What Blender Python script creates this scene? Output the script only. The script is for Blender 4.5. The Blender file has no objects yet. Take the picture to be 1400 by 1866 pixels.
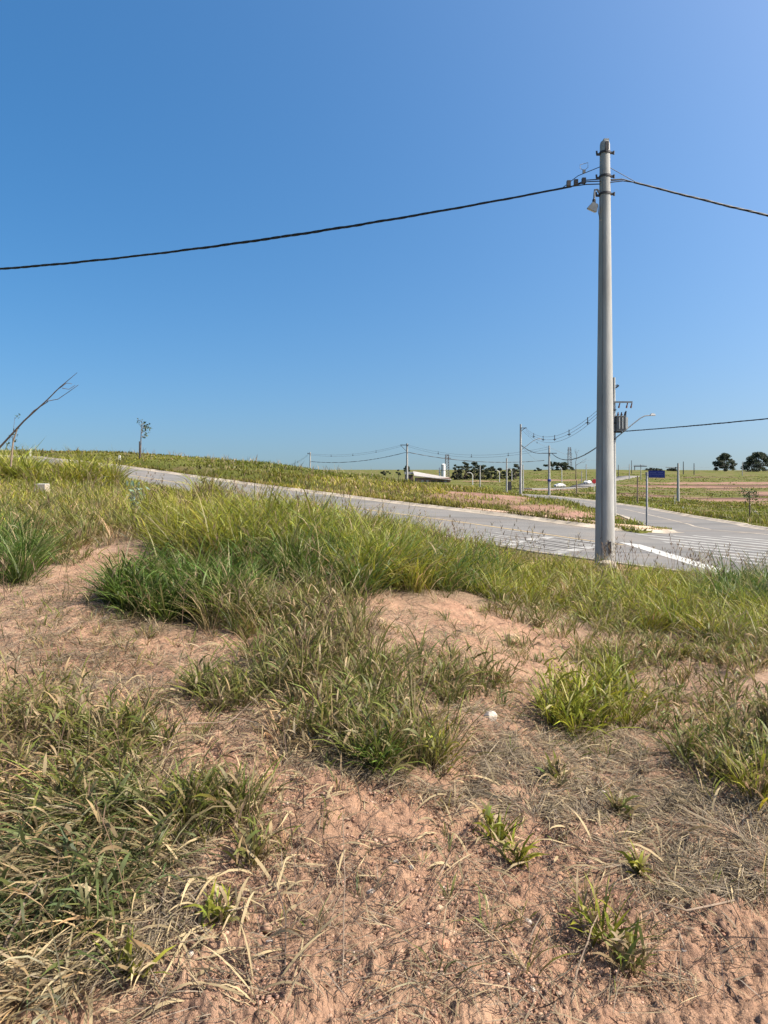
import bpy, bmesh, math, random
import numpy as np
from mathutils import Vector, Matrix
random.seed(7); rng = np.random.default_rng(7)
R = math.radians
SC = bpy.context.scene; COL = SC.collection

# ------------------------------------------------------------------ camera, sky, sun, exposure
F = 1244.0                      # focal length in pixels of the 1400x1866 picture
cam = bpy.data.cameras.new('camera'); camo = bpy.data.objects.new('camera', cam); COL.objects.link(camo)
camo.location = (0, 0, 0); camo.rotation_euler = (R(90), 0, 0)
cam.sensor_fit = 'VERTICAL'; cam.sensor_height = 36; cam.lens = 24.0
cam.shift_y = -83/1866.0; cam.clip_start = 0.05; cam.clip_end = 12000
SC.camera = camo
SUN_EL, SUN_AZ = 48, 100          # degrees; azimuth clockwise from straight ahead (+y towards +x)
w = bpy.data.worlds.new('World'); SC.world = w; w.use_nodes = True
nt = w.node_tree; nt.nodes.clear()
sky = nt.nodes.new('ShaderNodeTexSky'); sky.sky_type = 'NISHITA'; sky.sun_disc = False
sky.sun_elevation = R(SUN_EL); sky.sun_rotation = R(SUN_AZ)
sky.air_density = 1.06; sky.dust_density = 4.45; sky.ozone_density = 3.66; sky.altitude = 0
bg = nt.nodes.new('ShaderNodeBackground'); bg.inputs['Strength'].default_value = 0.113
wo = nt.nodes.new('ShaderNodeOutputWorld')
_tc = nt.nodes.new('ShaderNodeTexCoord'); _mp = nt.nodes.new('ShaderNodeMapping')
_mp.inputs['Location'].default_value = (0, 0, .097); _mp.inputs['Scale'].default_value = (1, 1, 1.094)
_nm = nt.nodes.new('ShaderNodeVectorMath'); _nm.operation = 'NORMALIZE'
nt.links.new(_tc.outputs['Generated'], _mp.inputs[0]); nt.links.new(_mp.outputs[0], _nm.inputs[0]); nt.links.new(_nm.outputs[0], sky.inputs['Vector'])
_hs = nt.nodes.new('ShaderNodeHueSaturation'); _hs.inputs['Saturation'].default_value = 1.374; _hs.inputs['Hue'].default_value = .495
nt.links.new(sky.outputs[0], _hs.inputs['Color']); nt.links.new(_hs.outputs[0], bg.inputs[0])
nt.links.new(bg.outputs[0], wo.inputs[0])
sl = bpy.data.lights.new('sun', 'SUN'); sl.energy = 5.0; sl.angle = R(0.53); sl.color = (1.0, 0.94, 0.84)
so = bpy.data.objects.new('sun', sl); COL.objects.link(so)
_d = Vector((math.sin(R(SUN_AZ))*math.cos(R(SUN_EL)), math.cos(R(SUN_AZ))*math.cos(R(SUN_EL)), math.sin(R(SUN_EL))))
so.rotation_euler = _d.to_track_quat('Z', 'Y').to_euler(); so.location = (30, 0, 40)
SC.view_settings.view_transform = 'Standard'; SC.view_settings.look = 'None'
SC.view_settings.exposure = 0.9; SC.view_settings.gamma = 1; SC.view_settings.use_curve_mapping = False

# ------------------------------------------------------------------ tagging
def tag(o, label=None, cat=None, group=None, kind=None):
    if label: o['label'] = label
    if cat: o['category'] = cat
    if group: o['group'] = group
    if kind: o['kind'] = kind
    return o
def empty(name, loc, label=None, cat=None, group=None, rz=0):
    o = bpy.data.objects.new(name, None); COL.objects.link(o); o.location = loc; o.rotation_euler = (0, 0, rz)
    o.empty_display_size = 0.2
    return tag(o, label, cat, group)

# ------------------------------------------------------------------ materials
def node(nt, t, **kw):
    n = nt.nodes.new(t)
    for k, v in kw.items():
        if k in n.inputs.keys(): n.inputs[k].default_value = v
        else: setattr(n, k, v)
    return n
def mat(name, col, rough=0.8, var=0.12, scale=6.0, bump=0.0, bscale=60.0, metal=0.0, spec=0.3, col2=None, stretch=None):
    m = bpy.data.materials.new(name); m.use_nodes = True; t = m.node_tree; b = t.nodes['Principled BSDF']
    b.inputs['Roughness'].default_value = rough; b.inputs['Metallic'].default_value = metal
    b.inputs['Specular IOR Level'].default_value = spec
    tc = node(t, 'ShaderNodeTexCoord')
    src = tc.outputs['Object']
    if stretch:
        mp = node(t, 'ShaderNodeMapping'); mp.inputs['Scale'].default_value = stretch
        t.links.new(src, mp.inputs[0]); src = mp.outputs[0]
    nz = node(t, 'ShaderNodeTexNoise', Scale=scale, Detail=6.0, Roughness=0.65)
    t.links.new(src, nz.inputs['Vector'])
    mx = node(t, 'ShaderNodeMix', data_type='RGBA')
    c2 = col2 if col2 else tuple(c*(1-2*var) for c in col)
    c1 = col if col2 else tuple(min(1, c*(1+var)) for c in col)
    rp = node(t, 'ShaderNodeMapRange'); rp.inputs[1].default_value = 0.3; rp.inputs[2].default_value = 0.7
    t.links.new(nz.outputs[0], rp.inputs[0]); t.links.new(rp.outputs[0], mx.inputs[0])
    mx.inputs[6].default_value = (*c1, 1); mx.inputs[7].default_value = (*c2, 1)
    t.links.new(mx.outputs[2], b.inputs['Base Color'])
    if bump:
        nb = node(t, 'ShaderNodeTexNoise', Scale=bscale, Detail=4.0)
        t.links.new(src, nb.inputs['Vector'])
        bp = node(t, 'ShaderNodeBump', Strength=bump, Distance=0.01)
        t.links.new(nb.outputs[0], bp.inputs['Height']); t.links.new(bp.outputs[0], b.inputs['Normal'])
    return m
def leaf_mat(name, trans=0.35, rough=0.55):
    """foliage coloured by the mesh's own colour attribute, partly translucent"""
    m = bpy.data.materials.new(name); m.use_nodes = True; t = m.node_tree; b = t.nodes['Principled BSDF']
    a = node(t, 'ShaderNodeAttribute', attribute_name='col')
    t.links.new(a.outputs['Color'], b.inputs['Base Color']); b.inputs['Roughness'].default_value = rough
    b.inputs['Specular IOR Level'].default_value = 0.25
    tr = node(t, 'ShaderNodeBsdfTranslucent'); t.links.new(a.outputs['Color'], tr.inputs[0])
    mx = node(t, 'ShaderNodeMixShader'); mx.inputs[0].default_value = trans
    t.links.new(b.outputs[0], mx.inputs[1]); t.links.new(tr.outputs[0], mx.inputs[2])
    t.links.new(mx.outputs[0], t.nodes['Material Output'].inputs['Surface'])
    return m
M = {}
M['concrete'] = mat('pole_concrete', (0.385, 0.385, 0.365), 0.85, 0.2, 4.0, 0.35, 70, stretch=(1, 1, .16), spec=.2, col2=(0.235, 0.225, 0.205))
M['kerb'] = mat('kerb_concrete', (0.36, 0.305, 0.235), 0.9, 0.28, 1.2, 0.3, 40)
M['apron'] = mat('pavement_concrete', (0.42, 0.29, 0.20), 0.9, 0.15, 2.0, 0.3, 40)
M['steel'] = mat('galvanised_steel', (0.27, 0.27, 0.265), 0.6, 0.14, 8, metal=0.15)
M['rust'] = mat('dark_hardware', (0.055, 0.05, 0.05), 0.6, 0.2, 20)
M['porcelain'] = mat('brown_porcelain', (0.12, 0.05, 0.03), 0.25, 0.1)
M['cable'] = mat('black_cable', (0.022, 0.022, 0.024), 0.5, 0.2, 20)
M['alu'] = mat('bare_conductor', (0.16, 0.15, 0.15), 0.5, 0.1)
M['tank'] = mat('transformer_paint', (0.17, 0.17, 0.165), 0.5, 0.12, 5)
M['fin'] = mat('pale_radiator', (0.45, 0.46, 0.44), 0.5, 0.1, 5)
M['lens'] = mat('lamp_lens', (0.55, 0.47, 0.36), 0.4, 0.1)
M['wood'] = mat('weathered_wood', (0.23, 0.17, 0.12), 0.9, 0.25, 8, 0.4, 40, stretch=(1, 1, .1))
M['twig'] = mat('dead_twig', (0.12, 0.085, 0.065), 0.9, 0.2, 12)
M['bark'] = mat('bark', (0.15, 0.11, 0.085), 0.9, 0.25, 8)
M['white'] = mat('white_paint', (0.58, 0.57, 0.54), 0.6, 0.06, 4)
M['line_white'] = mat('road_paint_white', (0.38, 0.37, 0.34), 0.9, 0.2, 3, col2=(0.19, 0.183, 0.172), spec=.15)
M['stop_paint'] = mat('stop_line_paint', (0.50, 0.49, 0.45), 0.9, 0.2, 5, col2=(0.33, 0.32, 0.30), spec=.15)
M['line_yellow'] = mat('road_paint_yellow', (0.38, 0.27, 0.12), 0.8, 0.2, 5, col2=(0.25, 0.20, 0.13))
M['blue'] = mat('sign_blue', (0.018, 0.030, 0.16), 0.45, 0.05, 3)
M['red'] = mat('sign_red', (0.42, 0.03, 0.03), 0.5, 0.08, 3)
M['glass'] = mat('dark_glass', (0.03, 0.035, 0.04), 0.1, 0.05, 3, spec=.6)
M['rubber'] = mat('rubber', (0.025, 0.025, 0.025), 0.8)
M['roofw'] = mat('roof_sheet', (0.31, 0.285, 0.255), 0.8, 0.15, .4)
M['brickwall'] = mat('shed_wall', (0.30, 0.19, 0.14), 0.9, 0.15, 1.0)
M['stone_w'] = mat('pale_quartz', (0.44, 0.38, 0.32), 0.9, 0.2, 30, 0.3, 120)
M['stone_o'] = mat('ochre_stone', (0.50, 0.33, 0.21), 0.9, 0.18, 40, 0.4, 150)
M['stone_r'] = mat('red_soil_stone', (0.40, 0.205, 0.125), 0.95, 0.15, 40, 0.4, 150)
M['leaf'] = leaf_mat('grass_blades', 0.38, 0.5)
M['tree'] = leaf_mat('tree_leaves', 0.2, 0.6)
M['straw'] = leaf_mat('dry_straw', 0.15, 0.8)

# ------------------------------------------------------------------ mesh helpers
class MB:
    def __init__(s): s.v = []; s.f = []; s.n = 0
    def add(s, verts, faces):
        s.v.extend(verts); s.f.extend([tuple(i+s.n for i in f) for f in faces]); s.n += len(verts); return s
    def box(s, c, size, rot=None, taper=1.0):
        x, y, z = (k/2 for k in size); vs = []
        for dz, k in ((-z, 1), (z, taper)):
            for dx, dy in ((-x, -y), (x, -y), (x, y), (-x, y)):
                p = Vector((dx*k, dy*k, dz))
                if rot is not None: p = rot @ p
                vs.append(tuple(Vector(c)+p))
        return s.add(vs, [(3, 2, 1, 0), (4, 5, 6, 7), (0, 1, 5, 4), (1, 2, 6, 5), (2, 3, 7, 6), (3, 0, 4, 7)])
    def tube(s, pts, r, n=8, cap=True):
        pts = [Vector(p) for p in pts]; m = len(pts)
        rs = r if isinstance(r, (list, tuple)) else [r]*m
        vs = []; prev = None
        for i, p in enumerate(pts):
            d = (pts[min(i+1, m-1)]-pts[max(i-1, 0)]).normalized()
            if prev is None:
                a = Vector((0, 0, 1)) if abs(d.z) < .9 else Vector((1, 0, 0))
                u = d.cross(a).normalized()
            else:
                u = (prev - d*prev.dot(d)).normalized()
            prev = u; vv = d.cross(u)
            for k in range(n):
                a = 2*math.pi*k/n
                vs.append(tuple(p+(u*math.cos(a)+vv*math.sin(a))*rs[i]))
        fs = []
        for i in range(m-1):
            for k in range(n):
                k2 = (k+1) % n
                fs.append((i*n+k, i*n+k2, (i+1)*n+k2, (i+1)*n+k))
        if cap: fs.append(tuple(range(n-1, -1, -1))); fs.append(tuple((m-1)*n+k for k in range(n)))
        return s.add(vs, fs)
    def build(s, name, m, parent=None, smooth=False):
        me = bpy.data.meshes.new(name); me.from_pydata(s.v, [], s.f); me.update()
        me.materials.append(m)
        if smooth:
            me.polygons.foreach_set('use_smooth', [True]*len(me.polygons))
            try: me.set_sharp_from_angle(angle=R(40))
            except Exception: pass
        o = bpy.data.objects.new(name, me); COL.objects.link(o)
        if parent: o.parent = parent
        return o
def np_mesh(name, V, T, m, col=None, smooth=False, attrs=None):
    me = bpy.data.meshes.new(name); me.vertices.add(len(V)); me.vertices.foreach_set('co', V.astype(np.float32).ravel())
    k = T.shape[1]
    me.loops.add(T.size); me.loops.foreach_set('vertex_index', T.astype(np.int32).ravel())
    me.polygons.add(len(T)); me.polygons.foreach_set('loop_start', np.arange(0, T.size, k, dtype=np.int32))
    me.polygons.foreach_set('loop_total', np.full(len(T), k, dtype=np.int32))
    if smooth: me.polygons.foreach_set('use_smooth', np.ones(len(T), dtype=bool))
    if col is not None:
        a = me.attributes.new('col', 'FLOAT_COLOR', 'POINT')
        a.data.foreach_set('color', np.concatenate([col, np.ones((len(col), 1))], 1).astype(np.float32).ravel())
    for kk, vv in (attrs or {}).items():
        a = me.attributes.new(kk, 'FLOAT', 'POINT'); a.data.foreach_set('value', vv.astype(np.float32))
    me.materials.append(m); me.update()
    o = bpy.data.objects.new(name, me); COL.objects.link(o); return o

# ------------------------------------------------------------------ the lie of the land (metres, eye at z = 0)
def smooth(x): x = np.clip(x, 0, 1); return x*x*(3-2*x)
_tab = rng.random((256, 256))
def vnoise(x, y, s=0):
    x = x+s*17.3; y = y-s*9.1
    xi = np.floor(x).astype(int); yi = np.floor(y).astype(int); fx = x-xi; fy = y-yi
    fx = fx*fx*(3-2*fx); fy = fy*fy*(3-2*fy)
    g = lambda a, b: _tab[a % 256, b % 256]
    return (g(xi, yi)*(1-fx)+g(xi+1, yi)*fx)*(1-fy)+(g(xi, yi+1)*(1-fx)+g(xi+1, yi+1)*fx)*fy - .5
def tn(x, y): return -.723*x+.691*y, .691*x+.723*y        # along / across the near road
def xy(t, n): return -.723*t+.691*n, .691*t+.723*n
N0, N1 = 13.2, 19.2
def z1(t): return np.interp(t, [-40, -15, 0, 5, 8, 12.4, 18.4, 27.8, 40.7, 54.5, 75, 110, 160],
                            [-2.6, -2.3, -2.12, -2.02, -1.93, -1.67, -1.37, -.83, 0, .70, 1.2, 1.2, .5])
def z2(y): return np.interp(y, [10, 20, 25, 30, 40, 50, 65, 85, 105, 140], [-2.1, -2.03, -2.33, -2.63, -2.93, -3.09, -3.33, -3.68, -4.3, -5.2])
def roadz(x, y):
    t, n = tn(x, y); s = smooth((n-N1)/4.0)
    return z1(t)*(1-s)+z2(y)*s
L2 = np.array([(7.34, 19.55), (8.1, 19.95), (8.85, 20.7), (9.5, 22.4), (10.3, 26), (11.9, 32), (13.85, 39.5), (15.4, 49), (16.4, 67), (17.2, 85), (18, 110)])
R2 = np.array([(19.05, 8.35), (16.2, 12.6), (14.6, 16), (13.9, 19), (14.1, 25), (16.3, 31), (17.95, 40), (19.4, 50), (20.3, 62), (20.7, 82), (21, 110)])
def xl(y): return np.interp(y, L2[:, 1], L2[:, 0])
def xr(y): return np.interp(y, R2[:, 1], R2[:, 0])
def road_dist(x, y):
    """how far outside the carriageways (negative inside)"""
    t, n = tn(x, y)
    d1 = np.maximum(N0-n, n-N1)
    yy = np.clip(y, 8.35, 110)
    d2 = np.maximum(np.where(y > 19.55, xl(yy)-x, -9), (x-xr(yy)))*.93
    d2 = np.maximum(d2, N1-n-.02); d2 = np.maximum(d2, y-108)
    return np.minimum(d1, d2)
CP = []
def cz(u, d, z): CP.append((u, d, z))
def cv(u, v, d): CP.append((u, d, (850-v)*d/F))
for u in (-300, 200, 700, 1200, 1700): cz(u, 1.2, -1.57)
for u, z in ((-300, -1.40), (0, -1.42), (400, -1.47), (700, -1.5), (1100, -1.53), (1400, -1.53), (1750, -1.53)): cz(u, 2.5, z)
for u, z in ((-300, -1.2), (0, -1.22), (350, -1.28), (700, -1.36), (1100, -1.52), (1400, -1.5), (1750, -1.5)): cz(u, 4, z)
for u, z in ((-300, -1.08), (0, -1.1), (200, -1.1), (350, -1.16), (750, -1.24), (1100, -1.62), (1400, -1.62), (1750, -1.62)): cz(u, 5.6, z)
for u, z in ((-300, -.98), (0, -1.0), (300, -.92), (500, -.86), (620, -1.0), (760, -1.26), (1000, -1.6), (1400, -1.8), (1750, -1.85)): cz(u, 8, z)
for u, z in ((-300, -.8), (0, -.82), (300, -.84), (500, -.90), (620, -1.12), (760, -1.43), (1000, -1.75), (1400, -1.98), (1750, -2.05)): cz(u, 11, z)
for u, z in ((-300, -.5), (0, -.66), (150, -.72), (300, -.78), (500, -1.08), (800, -1.6)): cz(u, 14, z)
for u, z in ((-300, -.1), (0, -.27), (150, -.33), (210, -.5), (300, -.8)): cz(u, 20, z)
for u, z in ((-300, .15), (0, .05), (120, -.1)): cz(u, 30, z)
cz(-300, 45, .9); cz(0, 42, .5)
for t in (15, 20, 27.8, 35, 40.7, 48, 54.5):          # the land on the far side of the near road
    X, Y = xy(t, N1+1.0); CP.append((700+F*X/Y, float(math.hypot(0, Y)), float(z1(t))+.18))
for t in (-10, 0, 6):
    X, Y = xy(t, N0-1.0); CP.append((700+F*X/Y, Y, float(z1(t))+.12))
for u, v, d in ((-300, 826, 80), (0, 823, 75), (100, 825, 70), (250, 828.5, 62), (330, 833, 58), (420, 841, 54), (500, 848, 50), (560, 855, 48), (620, 863, 46),
                (700, 873, 43), (760, 884, 41), (820, 890, 39), (880, 896, 37), (949, 905, 35.5), (1000, 914, 34), (1060, 922, 32), (1110, 938, 31)): cv(u, v, d)
for u, d, z in ((-300, 140, 0), (0, 130, -.5), (300, 120, -2), (500, 110, -4), (700, 85, -3.4), (700, 110, -4.9), (850, 70, -3.6), (850, 110, -5), (950, 85, -3.9)): cz(u, d, z)
for u, d, z in ((-300, 260, -6), (0, 260, -7), (400, 220, -7), (700, 220, -7), (850, 200, -7)): cz(u, d, z)
for u, d in ((-300, 500), (200, 450), (600, 400)): cz(u, d, -8)
cv(780, 878, 260); cv(780, 876, 320); cv(850, 878, 280); cv(850, 875, 350)
for d, z in ((50, -3.0), (67, -3.3), (85, -3.65), (107, -4.6)): cz(1020, d, z)
for v, d in ((899, 150), (889, 250), (875, 330), (859, 430)): cv(1000, v, d); cv(1070, v-.5, d)
cv(940, 866, 400); cv(940, 886, 250); cv(900, 871, 380)
for v, d in ((958, 31), (948, 42), (930, 62), (918, 110), (907, 170), (892, 250), (878, 330), (866, 430), (858.5, 560)):
    for u in (1250, 1400, 1750): cv(u, v+(1 if u > 1300 else 0) + (0 if d > 40 or u < 1300 else 4), d)
for v, d in ((912, 110), (900, 170), (888, 250), (873, 330), (862, 430), (856.5, 560)): cv(1150, v, d)
for u in (-300, 200, 700, 1000, 1250, 1750): cv(u, 864, 1000); cv(u, 859, 4000)
CP = np.array(CP, float)
_S = np.array([1/260., 2.6]); _P = np.stack([CP[:, 0], np.log(CP[:, 1])], 1)*_S
_g = CP[:, 2]/(CP[:, 1]+6)
def _tps(r2): return .5*r2*np.log(r2+1e-9)
_n = len(_P); _K = _tps(((_P[:, None]-_P[None])**2).sum(-1)) + np.eye(_n)*0.004
_Q = np.concatenate([np.ones((_n, 1)), _P], 1)
_A = np.block([[_K, _Q], [_Q.T, np.zeros((3, 3))]])
_W = np.linalg.solve(_A, np.concatenate([_g, np.zeros(3)]))
def _ev(th, d):
    u = 700+F*np.tan(th); p = np.stack([u, np.log(d)], 1)*_S; out = np.empty(len(u))
    for i in range(0, len(u), 20000):
        q = p[i:i+20000]
        k = _tps(((q[:, None]-_P[None])**2).sum(-1))
        out[i:i+20000] = k@_W[:_n] + _W[_n] + q@_W[_n+1:]
    return out
TH0 = 0.62
def land(x, y):
    """smooth natural ground; for directions off to the sides it carries on round behind the camera"""
    sh = np.shape(x); x = np.asarray(x, float).ravel(); y = np.asarray(y, float).ravel()
    th = np.arctan2(x, y); thc = np.clip(th, -TH0, TH0)
    # 'distance' is depth along the view axis within the sector, radius beyond it
    d = np.where(np.abs(th) < TH0, y, np.hypot(x, y)*math.cos(TH0)); d = np.clip(d, 1.2, 4000)
    g = _ev(thc, d); back = np.abs(th) > TH0+.2
    if back.any():
        gl = _ev(np.full(back.sum(), -TH0), d[back]); gr = _ev(np.full(back.sum(), TH0), d[back])
        wgt = smooth((np.abs(th[back])-TH0-.2)/(math.pi-TH0-.2))
        g[back] = g[back]*(1-wgt)+.5*(gl+gr)*wgt
    return (g*(d+6)).reshape(sh)
def ground_z(x, y, rough=True):
    x = np.asarray(x, float); y = np.asarray(y, float)
    z = land(x, y); e = road_dist(x, y); rz = roadz(x, y)
    d = np.hypot(x, y)
    if rough:
        k = 1/(1+(d/9)**2)
        z = z + k*(.10*vnoise(x*1.4, y*1.4, 1)+.05*vnoise(x*4, y*4, 2)) + smooth((d-14)/20)*.22*vnoise(x*.35, y*.35, 4)*(d < 140)
        z = z + smooth((d-60)/60)*.5*vnoise(x*.06, y*.06, 6)
    wv = smooth(e/3.2)
    near = (y > -20) & (d < 130)
    zz = np.where(e > .1, (rz+.05)*(1-wv)+z*wv, rz-.14)
    return np.where(near, zz, z)
def hit(u, v, dmin=1.3, dmax=900):
    """where the line of sight through picture point (u,v) first meets the ground"""
    ds = np.geomspace(dmin, dmax, 1600); x = (u-700)/F*ds
    zz = ground_z(x, ds, rough=False); zs = (850-v)/F*ds
    i = np.argmax(zz >= zs)
    if zz[i] < zs[i]: i = len(ds)-1
    return float(x[i]), float(ds[i]), float(zz[i])
def px(u, v, d): return Vector(((u-700)/F*d, d, (850-v)/F*d))
def gz(x, y): return float(ground_z(np.array([x]), np.array([y]))[0])

# ------------------------------------------------------------------ what grows where (ground cover painted over the land by place)
def blob(u, v, L):
    o = np.zeros(np.shape(u))
    for cu, cv_, ru, rv, a in L:
        q = ((u-cu)/ru)**2+((v-cv_)/rv)**2
        o = np.maximum(o, a*np.clip(1.35-q, 0, 1))
    return o
GREEN = [(540, 985, 330, 60, 1), (200, 920, 330, 50, 1), (760, 1050, 200, 50, 1), (1000, 1075, 160, 55, 1), (1200, 1110, 200, 65, 1), (1370, 1140, 150, 65, .9), (330, 1115, 150, 48, 1),
         (20, 1030, 80, 45, 1), (600, 1180, 110, 120, .7), (650, 1330, 150, 100, .7), (1090, 1300, 110, 70, .7), (1290, 1270, 140, 60, .3), (110, 1430, 220, 150, .8), (140, 1650, 160, 150, .8)]
REDS = [(900, 911, 85, 9, 1), (985, 925, 65, 9, 1), (1050, 939, 55, 10, 1), (825, 902, 65, 7, .95), (1140, 947, 35, 5, .8),
        (730, 895, 50, 4, .5), (1000, 893, 60, 1.6, .8), (1270, 907, 34, 2.2, .75), (1340, 911, 85, 4.5, .95), (1390, 899, 45, 3.2, .95), (1215, 905, 50, 1.6, .6), (1340, 880.5, 190, 2.4, 1), (1340, 887.5, 200, 1.8, .95), (1170, 885, 50, 1.3, .7),
        (1330, 893, 45, 1.2, .7), (1160, 902, 50, 1.5, .6), (1015, 875, 50, 1.4, .9), (880, 877, 40, 1.5, .7), (1010, 898, 40, 1.6, .7), (1075, 899, 40, 1.8, .7), (1400, 918, 50, 3.2, .8)]
def cover(x, y, z):
    d = np.maximum(y, .1); u = 700+F*x/d; v = 850-F*z/d
    n = vnoise(x*1.3, y*1.3, 8)+.6*vnoise(x*4, y*4, 9)
    nf = vnoise(x*.12, y*.5, 12)+.5*vnoise(x*.5, y*1.2, 13)
    front = (y > .3) & (np.abs(x) < y*.75)
    near = y < 14
    g = np.where(front & near, np.clip(blob(u, v, GREEN)+n*.8, 0, 1), 1.0)
    rd = np.where(front & (y > 19), np.clip(blob(u, v+nf*np.clip(150/d, .8, 5), REDS)*1.2+nf*1.15-.16, 0, 1), 0)
    return g, rd
SCARP_BANDS = [(1340, 885, 200, 1.6, 1), (1330, 908.5, 90, 1.6, .9), (1200, 903.5, 70, 1.2, .9), (1150, 899, 40, 1.2, .9), (1390, 903, 40, 1.6, .8), (1320, 890.5, 50, 1.0, .8), (960, 919, 60, 2, .5), (1280, 870, 90, .7, .6), (1180, 892, 60, .9, .6), (1300, 897, 120, .8, .5)]  # dark bands that paint the shading of the far terrace scarps
def scarp_shade(x, y, z):  # mask of the painted scarp shading, not a different earth
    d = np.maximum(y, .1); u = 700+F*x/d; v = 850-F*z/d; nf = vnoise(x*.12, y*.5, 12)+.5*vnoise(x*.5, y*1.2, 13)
    return np.where((y > 19) & (np.abs(x) < y*.75), np.clip(blob(u, v+nf*1.2, SCARP_BANDS)*1.5+nf*.5-.1, 0, 1), 0)

# ------------------------------------------------------------------ ground sheet
def ground_material():
    m = bpy.data.materials.new('earth_and_turf'); m.use_nodes = True; t = m.node_tree; b = t.nodes['Principled BSDF']
    b.inputs['Roughness'].default_value = .95; b.inputs['Specular IOR Level'].default_value = .12
    tc = node(t, 'ShaderNodeTexCoord'); P = tc.outputs['Object']
    def noise(sc, det=6, ro=.6):
        n = node(t, 'ShaderNodeTexNoise', Scale=sc, Detail=float(det), Roughness=ro); t.links.new(P, n.inputs['Vector']); return n.outputs[0]
    def mix(fac, a, c):
        mx = node(t, 'ShaderNodeMix', data_type='RGBA')
        if isinstance(fac, float): mx.inputs[0].default_value = fac
        else: t.links.new(fac, mx.inputs[0])
        for i, k in ((6, a), (7, c)):
            if isinstance(k, tuple): mx.inputs[i].default_value = (*k, 1)
            else: t.links.new(k, mx.inputs[i])
        return mx.outputs[2]
    def rng_(src, a, c):
        r = node(t, 'ShaderNodeMapRange'); r.inputs[1].default_value = a; r.inputs[2].default_value = c; t.links.new(src, r.inputs[0]); return r.outputs[0]
    soil = mix(rng_(noise(1.1), .35, .65), (0.39, 0.246, 0.158), (0.315, 0.186, 0.116))
    soil = mix(rng_(noise(.45, 5, .6), .45, .68), soil, (0.43, 0.30, 0.212))
    soil = mix(rng_(noise(2.6, 6, .65), .52, .7), soil, (0.31, 0.172, 0.112))
    soil = mix(rng_(noise(9, 8, .7), .42, .7), soil, (0.245, 0.142, 0.094))
    soil = mix(rng_(noise(75, 3, .7), .60, .72), soil, (0.42, 0.28, 0.195))
    lit = mix(rng_(noise(30, 5, .8), .35, .65), (0.22, 0.16, 0.105), (0.12, 0.085, 0.053))
    ag = node(t, 'ShaderNodeAttribute', attribute_name='litter').outputs['Fac']
    c = mix(ag, soil, lit)
    turf = mix(rng_(noise(.35), .35, .65), (0.088, 0.098, 0.012), (0.062, 0.080, 0.010))
    turf = mix(rng_(noise(3.0, 8, .75), .4, .7), turf, (0.110, 0.098, 0.030))
    turf = mix(rng_(noise(.05, 4), .52, .72), turf, (0.125, 0.102, 0.040))
    at = node(t, 'ShaderNodeAttribute', attribute_name='turf').outputs['Fac']
    c = mix(at, c, turf)
    red = mix(rng_(noise(.8, 8, .7), .35, .65), (0.29, 0.168, 0.125), (0.18, 0.098, 0.072))
    ar = node(t, 'ShaderNodeAttribute', attribute_name='red').outputs['Fac']
    c = mix(ar, c, red)
    c = mix(node(t, 'ShaderNodeAttribute', attribute_name='dark').outputs['Fac'], c, (0.105, 0.058, 0.042))  # scarp shading painted into the ground colour
    t.links.new(c, b.inputs['Base Color'])
    h = node(t, 'ShaderNodeMath', operation='ADD'); t.links.new(noise(110, 5, .7), h.inputs[0])
    h2 = node(t, 'ShaderNodeMath', operation='MULTIPLY_ADD'); t.links.new(noise(28, 5, .65), h2.inputs[0]); h2.inputs[1].default_value = 2.2; t.links.new(h.outputs[0], h2.inputs[2])
    h.inputs[1].default_value = 0
    bp = node(t, 'ShaderNodeBump', Strength=.9, Distance=.012); t.links.new(h2.outputs[0], bp.inputs['Height']); t.links.new(bp.outputs[0], b.inputs['Normal'])
    return m
M['ground'] = ground_material()
def build_ground():
    ths = np.concatenate([np.linspace(-.60, .60, 420), np.linspace(.60, 2*math.pi-.60, 110)[1:-1]])
    ds = np.concatenate([[.02, .3, .7], np.geomspace(1.15, 9, 480), np.geomspace(9.05, 130, 330)[1:], np.geomspace(130, 700, 150)[1:], np.geomspace(720, 6000, 24)])
    TH, DD = np.meshgrid(ths, ds)
    x = DD*np.sin(TH); y = DD*np.cos(TH)
    z = ground_z(x.ravel(), y.ravel()).reshape(x.shape)
    g, rd = cover(x, y, z)
    k = np.clip(1.6-DD/6, 0, 1)*(DD > 1)
    soilw = 1-.5*g
    z = z + k*soilw*(.038*vnoise(x*11, y*11, 21)+.032*np.maximum(vnoise(x*27, y*27, 22), -.1)+.026*np.abs(vnoise(x*60, y*60, 23))+.016*vnoise(x*95, y*95, 25)
                     + .02*vnoise((x*.6+y*.8)*9, (x*.8-y*.6)*2.2, 24))
    z = z - (rd > .3)*(DD > 60)*.0
    V = np.stack([x.ravel(), y.ravel(), z.ravel()], 1)
    nr, nc = x.shape; i = np.arange(nr-1)[:, None]*nc; j = np.arange(nc)[None]; j2 = (j+1) % nc
    T = np.stack([i+j, i+j2, i+nc+j2, i+nc+j], -1).reshape(-1, 4)
    turf = smooth((y-11)/6)*(np.abs(TH) < 3)+(np.abs(TH) > .9)*(DD > 4)
    turf = np.clip(turf, 0, 1)
    o = np_mesh('ground', V, T[:, ::-1], M['ground'], smooth=True, attrs={'litter': (np.clip(g*1.1-.1, 0, 1)*.85).ravel(), 'turf': turf.ravel(), 'red': (rd*(y > 15)).ravel(), 'dark': scarp_shade(x, y, z).ravel()})
    return tag(o, kind='structure')
build_ground()

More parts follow.
